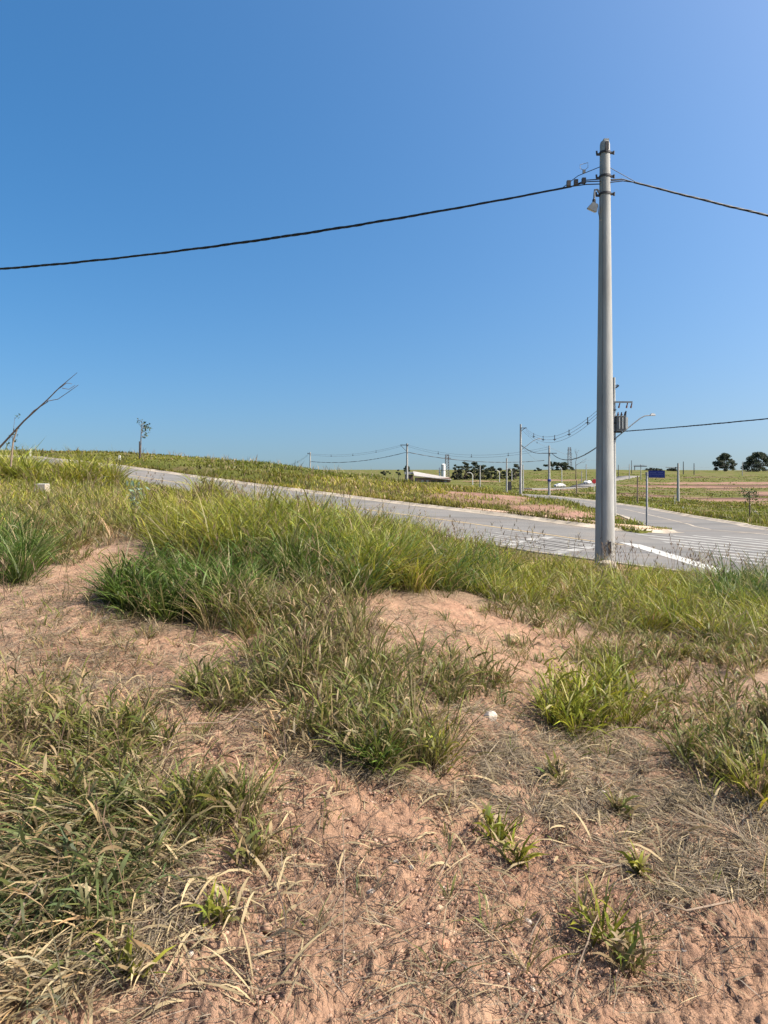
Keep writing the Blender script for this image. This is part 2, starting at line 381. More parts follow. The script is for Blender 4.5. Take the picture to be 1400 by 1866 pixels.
# ------------------------------------------------------------------ roads, kerbs, markings
def asphalt():
    m = mat('asphalt', (0.172, 0.164, 0.152), .95, .12, .5, .4, 160, col2=(0.140, 0.134, 0.125), spec=.12)
    t = m.node_tree; b = t.nodes['Principled BSDF']; src = b.inputs['Base Color'].links[0].from_socket; tc = node(t, 'ShaderNodeTexCoord')
    def layer(src, rot, scale, lo, hi, col, amt):
        mp = node(t, 'ShaderNodeMapping'); mp.inputs['Rotation'].default_value = (0, 0, rot); mp.inputs['Scale'].default_value = scale; t.links.new(tc.outputs['Object'], mp.inputs[0])
        nz = node(t, 'ShaderNodeTexNoise', Scale=1.0, Detail=6.0, Roughness=.6); t.links.new(mp.outputs[0], nz.inputs['Vector'])
        r = node(t, 'ShaderNodeMapRange'); r.inputs[1].default_value = lo; r.inputs[2].default_value = hi; r.inputs[4].default_value = amt; t.links.new(nz.outputs[0], r.inputs[0])
        mx = node(t, 'ShaderNodeMix', data_type='RGBA'); t.links.new(r.outputs[0], mx.inputs[0]); t.links.new(src, mx.inputs[6]); mx.inputs[7].default_value = (*col, 1); return mx.outputs[2]
    a = -math.atan2(.691, -.723)
    src = layer(src, a, (.05, 1.6, 1), .5, .68, (.10, .096, .09), .75)
    src = layer(src, a, (.35, .8, 1), .52, .72, (.24, .19, .145), .5)
    src = layer(src, 0, (1.2, 1.2, 1), .6, .7, (.11, .105, .1), .55)
    t.links.new(src, b.inputs['Base Color']); return m
M['asphalt'] = asphalt()
def strip(name, A, B, m, parent=None, dz=0.0, n=1):
    """sheet between two edge lines that follows the carriageway"""
    A = np.array(A); B = np.array(B); V = []
    for s in np.linspace(0, 1, n+1):
        P = A*(1-s)+B*s; V.append(np.stack([P[:, 0], P[:, 1], roadz(P[:, 0], P[:, 1])+dz], 1))
    k = len(A); V = np.concatenate(V)
    i = np.arange(n)[:, None]*k; j = np.arange(k-1)[None]
    T = np.stack([i+j, i+j+1, i+k+j+1, i+k+j], -1).reshape(-1, 4)
    o = np_mesh(name, V, T, m); o.parent = parent
    # faces up
    if o.data.polygons[0].normal.z < 0: o.data.flip_normals()
    return o
def dens(P, step=.8):
    P = np.array(P); out = []
    for a, c in zip(P[:-1], P[1:]):
        m_ = max(1, int(np.hypot(*(c-a))/step)); out += [a+(c-a)*i/m_ for i in range(m_)]
    return np.array(out+[P[-1]])
def resample(P, n):
    P = np.array(P); s = np.concatenate([[0], np.cumsum(np.hypot(*np.diff(P, axis=0).T))]); q = np.linspace(0, s[-1], n)
    return np.stack([np.interp(q, s, P[:, 0]), np.interp(q, s, P[:, 1])], 1)
def pieces(P, ids, n=60):
    out = []
    for a, c in zip(P[:-1], P[1:]):
        out += [a+(c-a)*k/8 for k in range(8)]
    return np.array(out+[P[-1]])
ts = np.linspace(-30, 110, 281)
road = strip('road', np.stack(xy(ts, N0), 1), np.stack(xy(ts, N1), 1), M['asphalt'], n=8); tag(road, kind='structure')
road2 = strip('road', pieces(L2, 0)+0, pieces(R2, 0)+0, M['asphalt'], n=10); tag(road2, kind='structure')
def kerb(P, side, name='kerb', h=.075, wd=.18, gut=.26):
    P = np.array(P); T = np.gradient(P, axis=0); T /= np.hypot(*T.T)[:, None]; Nn = np.stack([-T[:, 1], T[:, 0]], 1)*side
    z = roadz(P[:, 0], P[:, 1]); prof = [(-gut, .004), (-.05, .008), (.05, h-.012), (.08, h), (wd, h), (wd+.01, -.3)]
    V = np.concatenate([np.stack([P[:, 0]+Nn[:, 0]*o, P[:, 1]+Nn[:, 1]*o, z+q], 1) for o, q in prof]); k = len(P)
    # gutter foot must sit on the sloping road
    V[:k, 2] = roadz(V[:k, 0], V[:k, 1])+.006
    i = np.arange(len(prof)-1)[:, None]*k; j = np.arange(k-1)[None]
    Tt = np.stack([i+j, i+j+1, i+k+j+1, i+k+j], -1).reshape(-1, 4)
    if side < 0: Tt = Tt[:, ::-1]
    return tag(np_mesh(name, V, Tt[:, ::-1] if False else Tt, M['kerb']), kind='structure')
kerb(np.stack(xy(np.linspace(-30, 110, 281), N0), 1), 1)
# far side: the edge from the hill round the corner into the side street
far = np.concatenate([np.stack(xy(np.linspace(110, 9.2, 200), N1), 1), dens(L2[1:], .4)]); kerb(far, 1)
kerb(np.concatenate([dens(R2, .6)]), -1)
# pale apron on the island corner
_ap = np.concatenate([np.stack(xy(np.linspace(15, 9.2, 14), N1), 1), dens(L2[1:5], .3)])
_T = np.gradient(_ap, axis=0); _T /= np.hypot(*_T.T)[:, None]; _Nn = np.stack([-_T[:, 1], _T[:, 0]], 1)
_wd = np.clip(np.concatenate([np.linspace(.2, .75, 14), np.linspace(.8, .2, len(_ap)-14)]), .2, .8)
_in = _ap+_Nn*.17; _out = _ap+_Nn*(.17+_wd)[:, None]
_z = roadz(_ap[:, 0], _ap[:, 1])+.08
_k = len(_ap)
V = np.concatenate([np.column_stack([_in, _z-.3]), np.column_stack([_in, _z]), np.column_stack([_out, _z+.03]), np.column_stack([_out, _z-.3])])
j = np.arange(_k-1); T = np.concatenate([np.stack([r*_k+j, r*_k+j+1, (r+1)*_k+j+1, (r+1)*_k+j], -1) for r in range(3)])
tag(np_mesh('pavement', V, T, M['apron']), kind='structure')

def mark(name, tn_quad, m, parent, dz=.005, n=12):
    (t0, n0), (t1, n1), (t2, n2), (t3, n3) = tn_quad     # a->b one edge, d->c the other
    A = np.stack(xy(np.linspace(t0, t1, n), np.linspace(n0, n1, n)), 1); B = np.stack(xy(np.linspace(t3, t2, n), np.linspace(n3, n2, n)), 1)
    return strip(name, A, B, m, parent, dz, 2)
mark('centre_line', ((7.4, 16.42), (75, 16.42), (75, 16.30), (7.4, 16.30)), M['line_yellow'], road, n=180)
mark('stop_line', ((7.15, 16.75), (3.2, 13.25), (3.75, 13.25), (7.7, 16.75)), M['stop_paint'], road, n=10)
for i, nn in enumerate((18.92, 18.36, 17.82, 17.3, 16.78, 16.26, 15.7)):
    ta = 8.3-(18.92-nn)*1.08
    mark('crossing_stripe', ((ta, nn+.095), (ta-4.2, nn+.095), (ta-4.4, nn-.095), (ta-.2, nn-.095)), M['line_white'], road)
for nn, ta in ((19.55, 7.5), (20.1, 7.2), (20.7, 6.6)):
    mark('crossing_stripe', ((ta, nn+.10), (ta-3.6, nn+.10), (ta-3.8, nn-.10), (ta-.2, nn-.10)), M['line_white'], road2)
for A_, B_ in ((3.1, 3.2),):
    # worn pale centre line of the side street
    C = np.stack([(pieces(L2, 0)[24:, 0]*.5+pieces(R2, 0)[24:, 0]*.5), pieces(L2, 0)[24:, 1]*.5+pieces(R2, 0)[24:, 1]*.5], 1)
    strip('lane_line', C-np.array([.06, 0]), C+np.array([.06, 0]), M['kerb'], road2, .005)
# PARE painted on the near lane: letters drawn as bars in a 4 x 1 grid; x across (towards -n), y towards the stop line (-t)
def letters(word, t_base, t_top, n_left, wd, gap):
    a, h = .15, .09
    bars = {'P': [(0, 0, a, 1), (a, 1-h, 1, 1), (1-a, .5, 1, 1-h), (a, .5-h, 1, .5)],
            'A': [(0, 0, a, 1), (1-a, 0, 1, 1), (a, 1-h, 1-a, 1), (a, .4, 1-a, .4+h)],
            'R': [(0, 0, a, 1), (a, 1-h, 1, 1), (1-a, .5, 1, 1-h), (a, .5-h, 1, .5), (.7, 0, .7+a, .5-h)],
            'E': [(0, 0, a, 1), (a, 1-h, 1, 1), (a, .46, .85, .46+h), (a, 0, 1, h)]}
    for i, ch in enumerate(word):
        off = n_left - i*(wd+gap); V = []; T = []
        for x0, y0, x1, y1 in bars[ch]:
            k0 = len(V)
            for X, Y in ((x0, y0), (x1, y0), (x1, y1), (x0, y1)):
                a, b_ = xy(t_base+(t_top-t_base)*Y, off-X*wd); V.append((a, b_, float(roadz(np.array(a), np.array(b_)))+.006))
            T.append((k0, k0+1, k0+2, k0+3))
        o = np_mesh('painted_letter', np.array(V), np.array(T), M['line_white']); o.parent = road
        if o.data.polygons[0].normal.z < 0: o.data.flip_normals()
letters('PARE', 10.6, 7.6, 16.05, .5, .16)

def far_strip(name, pts, wd, m, lift=.25, parent=None):
    P = np.array([hit(u, v, 60)[:2] for u, v in pts]); P = resample(P, 60)
    T = np.gradient(P, axis=0); T /= np.hypot(*T.T)[:, None]; Nn = np.stack([-T[:, 1], T[:, 0]], 1)
    rows = []
    for s in (-.5, 0, .5):
        Q = P+Nn*wd*s; rows.append(np.column_stack([Q, ground_z(Q[:, 0], Q[:, 1])+lift]))
    zc = rows[1][:, 2]
    zc = np.convolve(np.pad(zc, 6, 'edge'), np.ones(13)/13, 'valid')
    zc = np.maximum(zc, np.max([r[:, 2] for r in rows], 0)-.1)
    for r in rows: r[:, 2] = zc
    V = np.concatenate(rows+[np.column_stack([rows[0][:, :2], rows[0][:, 2]-3]), np.column_stack([rows[2][:, :2], rows[2][:, 2]-3])])
    j = np.arange(59); k = 60
    q = lambda a, b_: np.stack([a*k+j, a*k+j+1, b_*k+j+1, b_*k+j], -1)
    o = np_mesh(name, V, np.concatenate([q(0, 1), q(1, 2), q(3, 0), q(2, 4)]), m); o.parent = parent
    return tag(o, kind='structure') if parent is None else o
far_strip('far_road', [(952, 890.5), (990, 890), (1020, 889.5), (1058, 887.5)], 7, M['asphalt'])
far_strip('far_road', [(1058, 887), (1085, 880.5), (1118, 874.5), (1152, 867.5)], 8, M['asphalt'])

# ------------------------------------------------------------------ vegetation generators (individual blades as geometry)
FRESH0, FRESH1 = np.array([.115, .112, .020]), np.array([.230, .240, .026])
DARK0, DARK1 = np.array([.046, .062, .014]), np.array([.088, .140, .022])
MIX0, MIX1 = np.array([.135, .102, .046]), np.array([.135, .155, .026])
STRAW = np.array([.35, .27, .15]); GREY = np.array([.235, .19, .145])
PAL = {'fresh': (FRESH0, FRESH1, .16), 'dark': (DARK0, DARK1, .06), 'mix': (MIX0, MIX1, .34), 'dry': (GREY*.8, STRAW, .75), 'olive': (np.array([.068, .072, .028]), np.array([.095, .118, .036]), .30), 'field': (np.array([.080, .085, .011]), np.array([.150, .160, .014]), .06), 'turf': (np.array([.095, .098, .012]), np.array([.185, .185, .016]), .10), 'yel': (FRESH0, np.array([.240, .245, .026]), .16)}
def blades(P, az, el0, bend, L, W, c0, c1, seg=4, roll=None, pw=1.3):
    n = len(P); roll = rng.normal(0, .7, n) if roll is None else roll
    pos = P.copy(); V = np.zeros((n, 2*seg+1, 3)); C = np.zeros((n, 2*seg+1, 3))
    prof = {2: [.8, .9], 3: [.6, 1, .75], 4: [.5, .92, 1, .66], 5: [.5, .85, 1, .85, .5]}.get(seg, [.9])
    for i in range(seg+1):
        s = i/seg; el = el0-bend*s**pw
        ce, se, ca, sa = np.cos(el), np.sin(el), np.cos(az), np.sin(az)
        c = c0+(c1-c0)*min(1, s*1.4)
        if i == seg:
            V[:, -1] = pos; C[:, -1] = c
        else:
            sx = -sa*np.cos(roll)-se*ca*np.sin(roll); sy = ca*np.cos(roll)-se*sa*np.sin(roll); sz = ce*np.sin(roll)
            side = np.stack([sx, sy, sz], 1)*(W*.5*prof[i])[:, None]
            V[:, 2*i] = pos-side; V[:, 2*i+1] = pos+side; C[:, 2*i] = c; C[:, 2*i+1] = c
        pos = pos+np.stack([ce*ca, ce*sa, se], 1)*(L/seg)[:, None]
    lo = P[:, 2][:, None]+.004+.012*rng.random((n, 1))
    V[:, 2:, 2] = np.maximum(V[:, 2:, 2], lo)
    T = []
    for i in range(seg-1):
        T += [(2*i, 2*i+1, 2*i+3), (2*i, 2*i+3, 2*i+2)]
    T.append((2*seg-2, 2*seg-1, 2*seg))
    T = (np.array(T)[None]+(np.arange(n)*(2*seg+1))[:, None, None]).reshape(-1, 3)
    return V.reshape(-1, 3), T, C.reshape(-1, 3)
def merge(parts):
    Vs, Ts, Cs, k = [], [], [], 0
    for V, T, C in parts:
        Vs.append(V); Ts.append(T+k); Cs.append(C); k += len(V)
    return np.concatenate(Vs), np.concatenate(Ts), np.concatenate(Cs)
def pick(pal, n, dry=None):
    c0, c1, d = PAL[pal]; d = d if dry is None else dry
    j = rng.normal(1, .16, (n, 1)); hue = rng.normal(0, .10, (n, 1))*np.array([[1, .25, -.3]])
    a = c0*j*(1+hue); b = c1*j*(1+hue)
    isd = rng.random(n) < d
    sc = (STRAW*(.6+.6*rng.random((n, 1)))*(1-.35*rng.random((n, 1))*np.array([[0, .3, .6]])))
    a = np.where(isd[:, None], sc*.75, a); b = np.where(isd[:, None], sc, b)
    tip = (rng.random(n) < .18) & ~isd
    b = np.where(tip[:, None], b*.5+STRAW*.5, b)
    return np.clip(a, .01, .8), np.clip(b, .01, .8), isd
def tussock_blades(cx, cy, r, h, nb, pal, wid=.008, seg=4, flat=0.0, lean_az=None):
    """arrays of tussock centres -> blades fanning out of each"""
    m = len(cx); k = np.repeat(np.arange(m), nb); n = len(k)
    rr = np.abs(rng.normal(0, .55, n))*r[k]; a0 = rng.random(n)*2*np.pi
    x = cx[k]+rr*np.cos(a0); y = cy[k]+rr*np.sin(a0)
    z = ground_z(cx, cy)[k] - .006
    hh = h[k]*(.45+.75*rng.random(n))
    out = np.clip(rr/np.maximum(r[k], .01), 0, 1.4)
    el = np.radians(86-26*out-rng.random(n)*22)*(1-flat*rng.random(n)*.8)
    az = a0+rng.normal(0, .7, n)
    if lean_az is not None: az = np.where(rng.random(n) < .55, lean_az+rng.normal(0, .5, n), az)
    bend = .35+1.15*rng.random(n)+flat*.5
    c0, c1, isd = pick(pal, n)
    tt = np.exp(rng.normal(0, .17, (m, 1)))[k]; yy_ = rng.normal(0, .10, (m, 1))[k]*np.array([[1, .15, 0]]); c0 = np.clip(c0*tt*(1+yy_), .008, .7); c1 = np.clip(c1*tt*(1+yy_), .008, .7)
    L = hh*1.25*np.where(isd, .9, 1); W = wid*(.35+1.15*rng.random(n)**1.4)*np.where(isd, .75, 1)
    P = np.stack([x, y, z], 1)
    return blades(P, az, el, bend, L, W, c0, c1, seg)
def stems(cx, cy, h, pal, leaves=4, wid=.011, lean=.35):
    """stalk with several side leaves, the habit of signal grass"""
    n = len(cx); z = ground_z(cx, cy)-.006; P = np.stack([cx, cy, z], 1)
    az = rng.random(n)*2*np.pi; el = np.pi/2-np.abs(rng.normal(0, lean, n)); bend = .2+.7*rng.random(n)
    c0, c1, isd = pick(pal, n); H = h*(.6+.6*rng.random(n))
    parts = [blades(P, az, el, bend, H, np.full(n, .0045), c0*.9, c1*.9, 4, roll=rng.random(n)*3, pw=1.5)]
    for j in range(leaves):
        s = (j+.6+.5*rng.random(n))/(leaves+.6)
        # position along the stalk
        q = P.copy(); st = 6
        for i in range(st):
            f = s*i/st; e = el-bend*f**1.5
            q = q+np.stack([np.cos(e)*np.cos(az), np.cos(e)*np.sin(az), np.sin(e)], 1)*(H*s/st)[:, None]
        la = az+np.pi*(j % 2)+rng.normal(0, .8, n)
        k0, k1, d2 = pick(pal, n)
        parts.append(blades(q, la, np.radians(35+40*rng.random(n)), .5+1.2*rng.random(n), (.09+.13*rng.random(n))*np.clip(h/.35, .6, 1.3), wid*(.7+.7*rng.random(n)), k0, k1, 3))
    return merge(parts)

# ---- look-up: picture point -> ground point on the near land (used only to place plants on the ground they stand on)
_us = np.arange(-160, 1561, 20.0); _vs = np.arange(868, 1930, 6.0)
_dd = np.geomspace(1.3, 70, 900)
_gx = (_us[:, None]-700)/F*_dd[None]; _gy = np.broadcast_to(_dd[None], _gx.shape)
_gzz = ground_z(_gx.ravel(), _gy.ravel(), rough=False).reshape(_gx.shape)
_gv = 850-F*_gzz/_gy
_DT = np.full((len(_us), len(_vs)), np.nan)
for i in range(len(_us)):
    run = np.minimum.accumulate(_gv[i])          # visible envelope, nearest first
    _DT[i] = np.interp(-_vs, -run, _dd)
def place(u, v):
    iu = np.clip(np.round((u+160)/20).astype(int), 0, len(_us)-1); iv = np.clip(np.round((v-868)/6).astype(int), 0, len(_vs)-1)
    d = _DT[iu, iv]*(1+rng.normal(0, .006, len(u)))
    return (u-700)/F*d, d
def ell(cu, cv_, ru, rv, n):
    a = rng.random(n)*2*np.pi; q = np.sqrt(rng.random(n))*1.08
    return cu+ru*q*np.cos(a), cv_+rv*q*np.sin(a)
near_parts, stem_parts = [], []
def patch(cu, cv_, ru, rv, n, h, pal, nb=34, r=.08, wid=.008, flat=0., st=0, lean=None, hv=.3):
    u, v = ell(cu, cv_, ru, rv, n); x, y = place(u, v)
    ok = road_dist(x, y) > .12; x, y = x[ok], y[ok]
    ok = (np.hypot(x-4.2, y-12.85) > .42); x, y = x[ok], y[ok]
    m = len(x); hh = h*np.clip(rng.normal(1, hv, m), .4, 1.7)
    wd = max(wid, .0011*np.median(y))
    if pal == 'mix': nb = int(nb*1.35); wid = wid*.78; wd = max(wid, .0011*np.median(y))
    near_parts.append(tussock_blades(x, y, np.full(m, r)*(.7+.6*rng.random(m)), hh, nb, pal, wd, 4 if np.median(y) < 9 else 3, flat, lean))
    if st:
        u, v = ell(cu, cv_, ru, rv, st); x, y = place(u, v); ok = road_dist(x, y) > .12
        stem_parts.append(stems(x[ok], y[ok], h*1.05*np.ones(ok.sum()), pal, wid=max(.011, .0012*np.median(y)) if ok.any() else .011))
# the ridge of tall grass in front of the road, left to right
patch(540, 985, 255, 42, 250, .39, 'fresh', 40, .12, st=620)
patch(430, 960, 200, 30, 90, .40, 'yel', 36, .12, st=160)
patch(170, 965, 130, 30, 50, .17, 'dry', 30, .12)
patch(640, 975, 120, 30, 80, .42, 'fresh', 40, .12, st=200)
patch(560, 1015, 160, 36, 70, .34, 'dark', 40, .12, st=160)
patch(480, 1035, 200, 24, 70, .20, 'mix', 34, .1, st=120)
patch(430, 1000, 120, 40, 60, .42, 'yel', 36, .12, st=150)
patch(250, 945, 260, 35, 180, .26, 'mix', 34, .11, st=220)
patch(120, 905, 200, 30, 200, .24, 'yel', 30, .12, st=200)
patch(60, 960, 140, 50, 120, .26, 'mix', 34, .11, st=200)
patch(15, 1030, 70, 34, 70, .36, 'dark', 44, .10, st=110)
patch(120, 1005, 90, 22, 18, .15, 'mix', 30, .1, st=30)
patch(765, 1045, 160, 34, 160, .37, 'fresh', 44, .11, st=350)
patch(830, 1060, 90, 26, 50, .34, 'dark', 44, .11, st=120)
patch(985, 1070, 120, 34, 120, .25, 'yel', 42, .11, st=150)
patch(1060, 1062, 170, 26, 190, .13, 'fresh', 34, .11, wid=.007)
patch(1060, 1075, 90, 30, 50, .2, 'dry', 30, .1)
patch(1190, 1105, 150, 45, 140, .24, 'fresh', 44, .10, st=250)
patch(1260, 1070, 190, 25, 210, .14, 'fresh', 32, .11)
patch(1340, 1120, 120, 55, 120, .28, 'fresh', 44, .10, st=260)
patch(1370, 1100, 80, 30, 60, .40, 'dark', 44, .10, st=120)
patch(1360, 1190, 100, 40, 28, .22, 'mix', 40, .10, st=160)
patch(620, 1055, 110, 30, 60, .34, 'dark', 40, .1, st=60)
patch(1100, 1125, 210, 28, 60, .19, 'mix', 34, .1, st=80)
# the dark clump at the left of the bare soil
patch(335, 1105, 120, 28, 85, .33, 'dark', 60, .10, wid=.008, st=420)
patch(430, 1130, 70, 26, 26, .30, 'mix', 40, .1, st=90)
# dry mixed grass down the middle
patch(580, 1165, 85, 70, 28, .25, 'mix', 30, .07, st=150)
patch(520, 1215, 80, 36, 14, .20, 'mix', 28, .07, st=50)
patch(640, 1290, 110, 75, 32, .23, 'mix', 30, .065, st=150)
patch(610, 1330, 130, 60, 24, .16, 'dry', 30, .08, st=40, flat=.5)
patch(720, 1385, 85, 34, 18, .22, 'mix', 34, .06, st=80)
patch(420, 1275, 80, 24, 22, .18, 'mix', 32, .07, st=50)
patch(800, 1235, 100, 40, 12, .16, 'mix', 28, .06, st=40)
patch(860, 1260, 70, 30, 12, .17, 'mix', 30, .06, st=40)
# right-hand side
patch(1080, 1300, 85, 38, 22, .26, 'fresh', 36, .065, st=100)
patch(1405, 1335, 10, 10, 1, .2, 'mix', 38, .07, st=70)
patch(1160, 1205, 80, 30, 10, .19, 'mix', 34, .08, st=130)
patch(1290, 1290, 120, 60, 12, .16, 'mix', 34, .08, st=110)
patch(1330, 1395, 80, 40, 16, .17, 'mix', 34, .07, st=80)
patch(1120, 1185, 190, 28, 20, .16, 'mix', 30, .07, st=40)
# the flattened mat at lower left
patch(140, 1430, 160, 110, 34, .19, 'mix', 30, .07, flat=.6, lean=3.6, st=110)
patch(60, 1330, 120, 60, 22, .19, 'mix', 28, .07, flat=.4, st=60)
patch(250, 1350, 60, 30, 10, .16, 'mix', 28, .06, st=30)
patch(170, 1560, 140, 80, 32, .19, 'olive', 40, .07, flat=.9, lean=3.8, st=40)
patch(110, 1660, 110, 90, 26, .18, 'olive', 40, .07, flat=.95, lean=4.1, st=30)
patch(160, 1500, 170, 120, 40, .20, 'dry', 30, .09, flat=.85, lean=3.7)
patch(380, 1510, 70, 40, 14, .17, 'mix', 32, .06, st=50)
patch(70, 1740, 110, 90, 22, .18, 'dry', 28, .08, flat=.9, lean=4.0)
for q in ((330, 1150, 180, 40, 40), (600, 1200, 170, 130, 60), (680, 1350, 190, 110, 50), (1100, 1300, 190, 90, 46), (160, 1230, 200, 60, 34), (300, 1450, 190, 170, 46), (850, 1180, 260, 80, 36),
          (150, 1060, 200, 50, 40), (110, 1120, 170, 60, 44), (1250, 1350, 200, 150, 34), (700, 1600, 620, 230, 36), (760, 1110, 130, 30, 12)):
    patch(*q, .085, 'mix', 11, .04, wid=.006); patch(*q[:4], q[4]//2, .10, 'dry', 12, .05, wid=.005, flat=.5)
patch(405, 915, 45, 9, 46, .56, 'yel', 40, .12, st=120)
patch(165, 880, 50, 9, 80, .55, 'yel', 34, .12, st=90)
patch(95, 880, 40, 9, 50, .42, 'yel', 34, .12, st=50)
patch(20, 872, 55, 9, 90, .58, 'fresh', 34, .12, st=90)
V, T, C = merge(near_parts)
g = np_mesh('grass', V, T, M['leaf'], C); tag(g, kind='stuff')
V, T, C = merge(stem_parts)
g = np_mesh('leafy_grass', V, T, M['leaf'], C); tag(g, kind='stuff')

# dead straw and thatch lying on the soil
def litter(n, areas):
    us, vs_ = [], []
    for a in areas:
        u, v = ell(*a[:4], int(n*a[4])); us.append(u); vs_.append(v)
    u = np.concatenate(us); v = np.concatenate(vs_); x, y = place(u, v); m = len(x)
    z = ground_z(x, y)+.004+.02*rng.random(m)
    j = (.55+.7*rng.random((m, 1))); w_ = rng.random((m, 1))
    c = (STRAW*w_+GREY*(1-w_))*j*.85
    dk = rng.random(m) < .22; c[dk] *= .35
    return blades(np.stack([x, y, z], 1), vnoise(x*3.1, y*3.1, 51)*16+rng.normal(0, .75, m), rng.normal(.12, .16, m), rng.normal(.15, .35, m), .04+.16*rng.random(m)**1.7, .0016+.0028*rng.random(m), c, c*1.1, 4)
LIT = [(110, 1120, 190, 80, .08), (790, 1150, 150, 70, .035), (330, 1260, 200, 90, .05), (100, 1150, 160, 70, .06), (190, 1240, 160, 70, .04), (900, 1390, 260, 90, .11), (1080, 1420, 230, 80, .11), (1290, 1560, 160, 90, .08), (640, 1260, 220, 170, .10),
       (1000, 1220, 230, 90, .07), (150, 1560, 230, 230, .16), (700, 1600, 720, 300, .10), (700, 1180, 720, 120, .10), (150, 1030, 200, 60, .05), (760, 1130, 120, 50, .02)]
V, T, C = litter(38000, LIT); tag(np_mesh('dry_straw', V, T, M['straw'], C), kind='stuff')
# coarser dead leaves and bent stalks
def dead_leaves(n):
    u = np.concatenate([ell(200, 1550, 330, 300, n//2)[0], ell(750, 1350, 650, 260, n-n//2)[0]]); 
    v = np.concatenate([ell(200, 1550, 330, 300, n//2)[1], ell(750, 1350, 650, 260, n-n//2)[1]])
    x, y = place(u, np.clip(v, 1050, 1920)); m = len(x); z = ground_z(x, y)+.01
    c = STRAW*(.6+.7*rng.random((m, 1)))
    return blades(np.stack([x, y, z], 1), rng.random(m)*2*np.pi, .2+.6*rng.random(m), .6+1.4*rng.random(m), .07+.16*rng.random(m), .005+.007*rng.random(m), c*.8, c, 5)
def rootlets(n):
    u = np.concatenate([ell(750, 1600, 640, 270, n)[0], ell(420, 1330, 300, 170, n//4)[0]]); v = np.concatenate([ell(750, 1600, 640, 270, n)[1], ell(420, 1330, 300, 170, n//4)[1]])
    x, y = place(u, np.clip(v, 1050, 1920)); m = len(x); z = ground_z(x, y)+.008; c = np.array([[.075, .05, .038]])*(.5+1.1*rng.random((m, 1)))
    out = []; a0 = rng.random(m)*6.28; L = .05+.26*rng.random(m)**2
    return blades(np.stack([x, y, z], 1), a0, .05+.5*rng.random(m)**2, rng.normal(.35, .5, m), L, .0016+.0022*rng.random(m), c, c, 5)
V, T, C = rootlets(2300); tag(np_mesh('rootlets', V, T, M['straw'], C), kind='stuff')
V, T, C = dead_leaves(1500); tag(np_mesh('dead_leaves', V, T, M['straw'], C), kind='stuff')
# tall thin flowering stalks
def stalks():
    us, vs_ = [], []
    for a in ((1240, 1060, 180, 22, 75), (860, 1040, 180, 30, 70), (560, 960, 250, 30, 160), (200, 930, 260, 40, 90), (600, 1200, 120, 120, 50), (1330, 1080, 80, 30, 50), (120, 1380, 140, 100, 26), (420, 1560, 260, 160, 16), (300, 1130, 300, 60, 30)):
        u, v = ell(*a); us.append(u); vs_.append(v)
    u = np.concatenate(us); v = np.concatenate(vs_); x, y = place(u, v); ok = road_dist(x, y) > .1; x, y = x[ok], y[ok]; m = len(x)
    z = ground_z(x, y); P = np.stack([x, y, z], 1); H = .5+.35*rng.random(m); H = np.where(y < 5.5, H*.62, H)
    az = rng.random(m)*6.28; el = np.pi/2-np.abs(rng.normal(0, .22, m)); be = .15+.45*rng.random(m)
    c = np.where(rng.random((m, 1)) < .5, np.array([[.26, .20, .10]]), np.array([[.17, .11, .07]]))*(.7+.5*rng.random((m, 1)))
    out = [blades(P, az, el, be, H, .0022+.0004*y, c, c, 5, roll=rng.random(m)*3)]
    # seed head: short spikelets near the tip
    q = P.copy()
    for i in range(8):
        f = i/8; e = el-be*f**1.3
        q = q+np.stack([np.cos(e)*np.cos(az), np.cos(e)*np.sin(az), np.sin(e)], 1)*(H/9)[:, None]
        if i >= 5:
            for s in (0, 1):
                out.append(blades(q, az+1.6*(1-2*s)+rng.normal(0, .4, m), el*.75, .4+.3*rng.random(m), .05+.05*rng.random(m), .003+.0006*y, c*.8, c*.8, 2))
    return merge(out)
V, T, C = stalks(); tag(np_mesh('grass_stalks', V, T, M['straw'], C), kind='stuff')

# roadside, hill and field turf further off
def far_turf(x, y, nb, h, wid, pal, seg=2, spread=.25, flat=0.):
    ok = road_dist(x, y) > .12; x, y, h = x[ok], y[ok], h[ok]
    ok = (np.hypot(x-4.2, y-12.85) > .40); x, y, h = x[ok], y[ok], h[ok]
    g_, rd = cover(x, y, ground_z(x, y)); keep = (rng.random(len(x)) > np.maximum(rd*1.3, scarp_shade(x, y, ground_z(x, y))*1.2)); x, y, h = x[keep], y[keep], h[keep]
    m = len(x); k = np.repeat(np.arange(m), nb); n = len(k)
    xx = x[k]+rng.normal(0, spread, n); yy = y[k]+rng.normal(0, spread, n)
    ok = road_dist(xx, yy) > .04; xx, yy, k = xx[ok], yy[ok], k[ok]; n = len(xx)
    z = ground_z(xx, yy)-.01
    c0, c1, d = pick(pal, n); tint = ((1+rng.normal(0, .2, m)+.75*vnoise(x*.17, y*.17, 61)+.5*vnoise(x*.5, y*.5, 62))[:, None]*(1+(.3*vnoise(x*.12, y*.12, 63))[:, None]*np.array([[1, .1, .4]])))[k]; c0 = np.clip(c0*tint, .008, .6); c1 = np.clip(c1*tint, .008, .6)
    return blades(np.stack([xx, yy, z], 1), rng.random(n)*6.28, np.radians(88-40*rng.random(n)), .2+.8*rng.random(n), h[k]*(.5+.8*rng.random(n)), wid*yy*(.6+.8*rng.random(n)), c0, c1, seg)
def logd(n, a, c, u0, u1):
    d = np.exp(rng.uniform(math.log(a), math.log(c), n)); u = rng.uniform(u0, u1, n); return (u-700)/F*d, d
parts = []
x, y = logd(1500, 2.6, 40, -800, -110); parts.append(far_turf(x, y, 16, np.full(len(x), .24), .0012, 'mix', 3, spread=.16))
x, y = logd(1200, 2.6, 15, 1500, 2150); parts.append(far_turf(x, y, 16, np.full(len(x), .22), .0012, 'mix', 3, spread=.16))
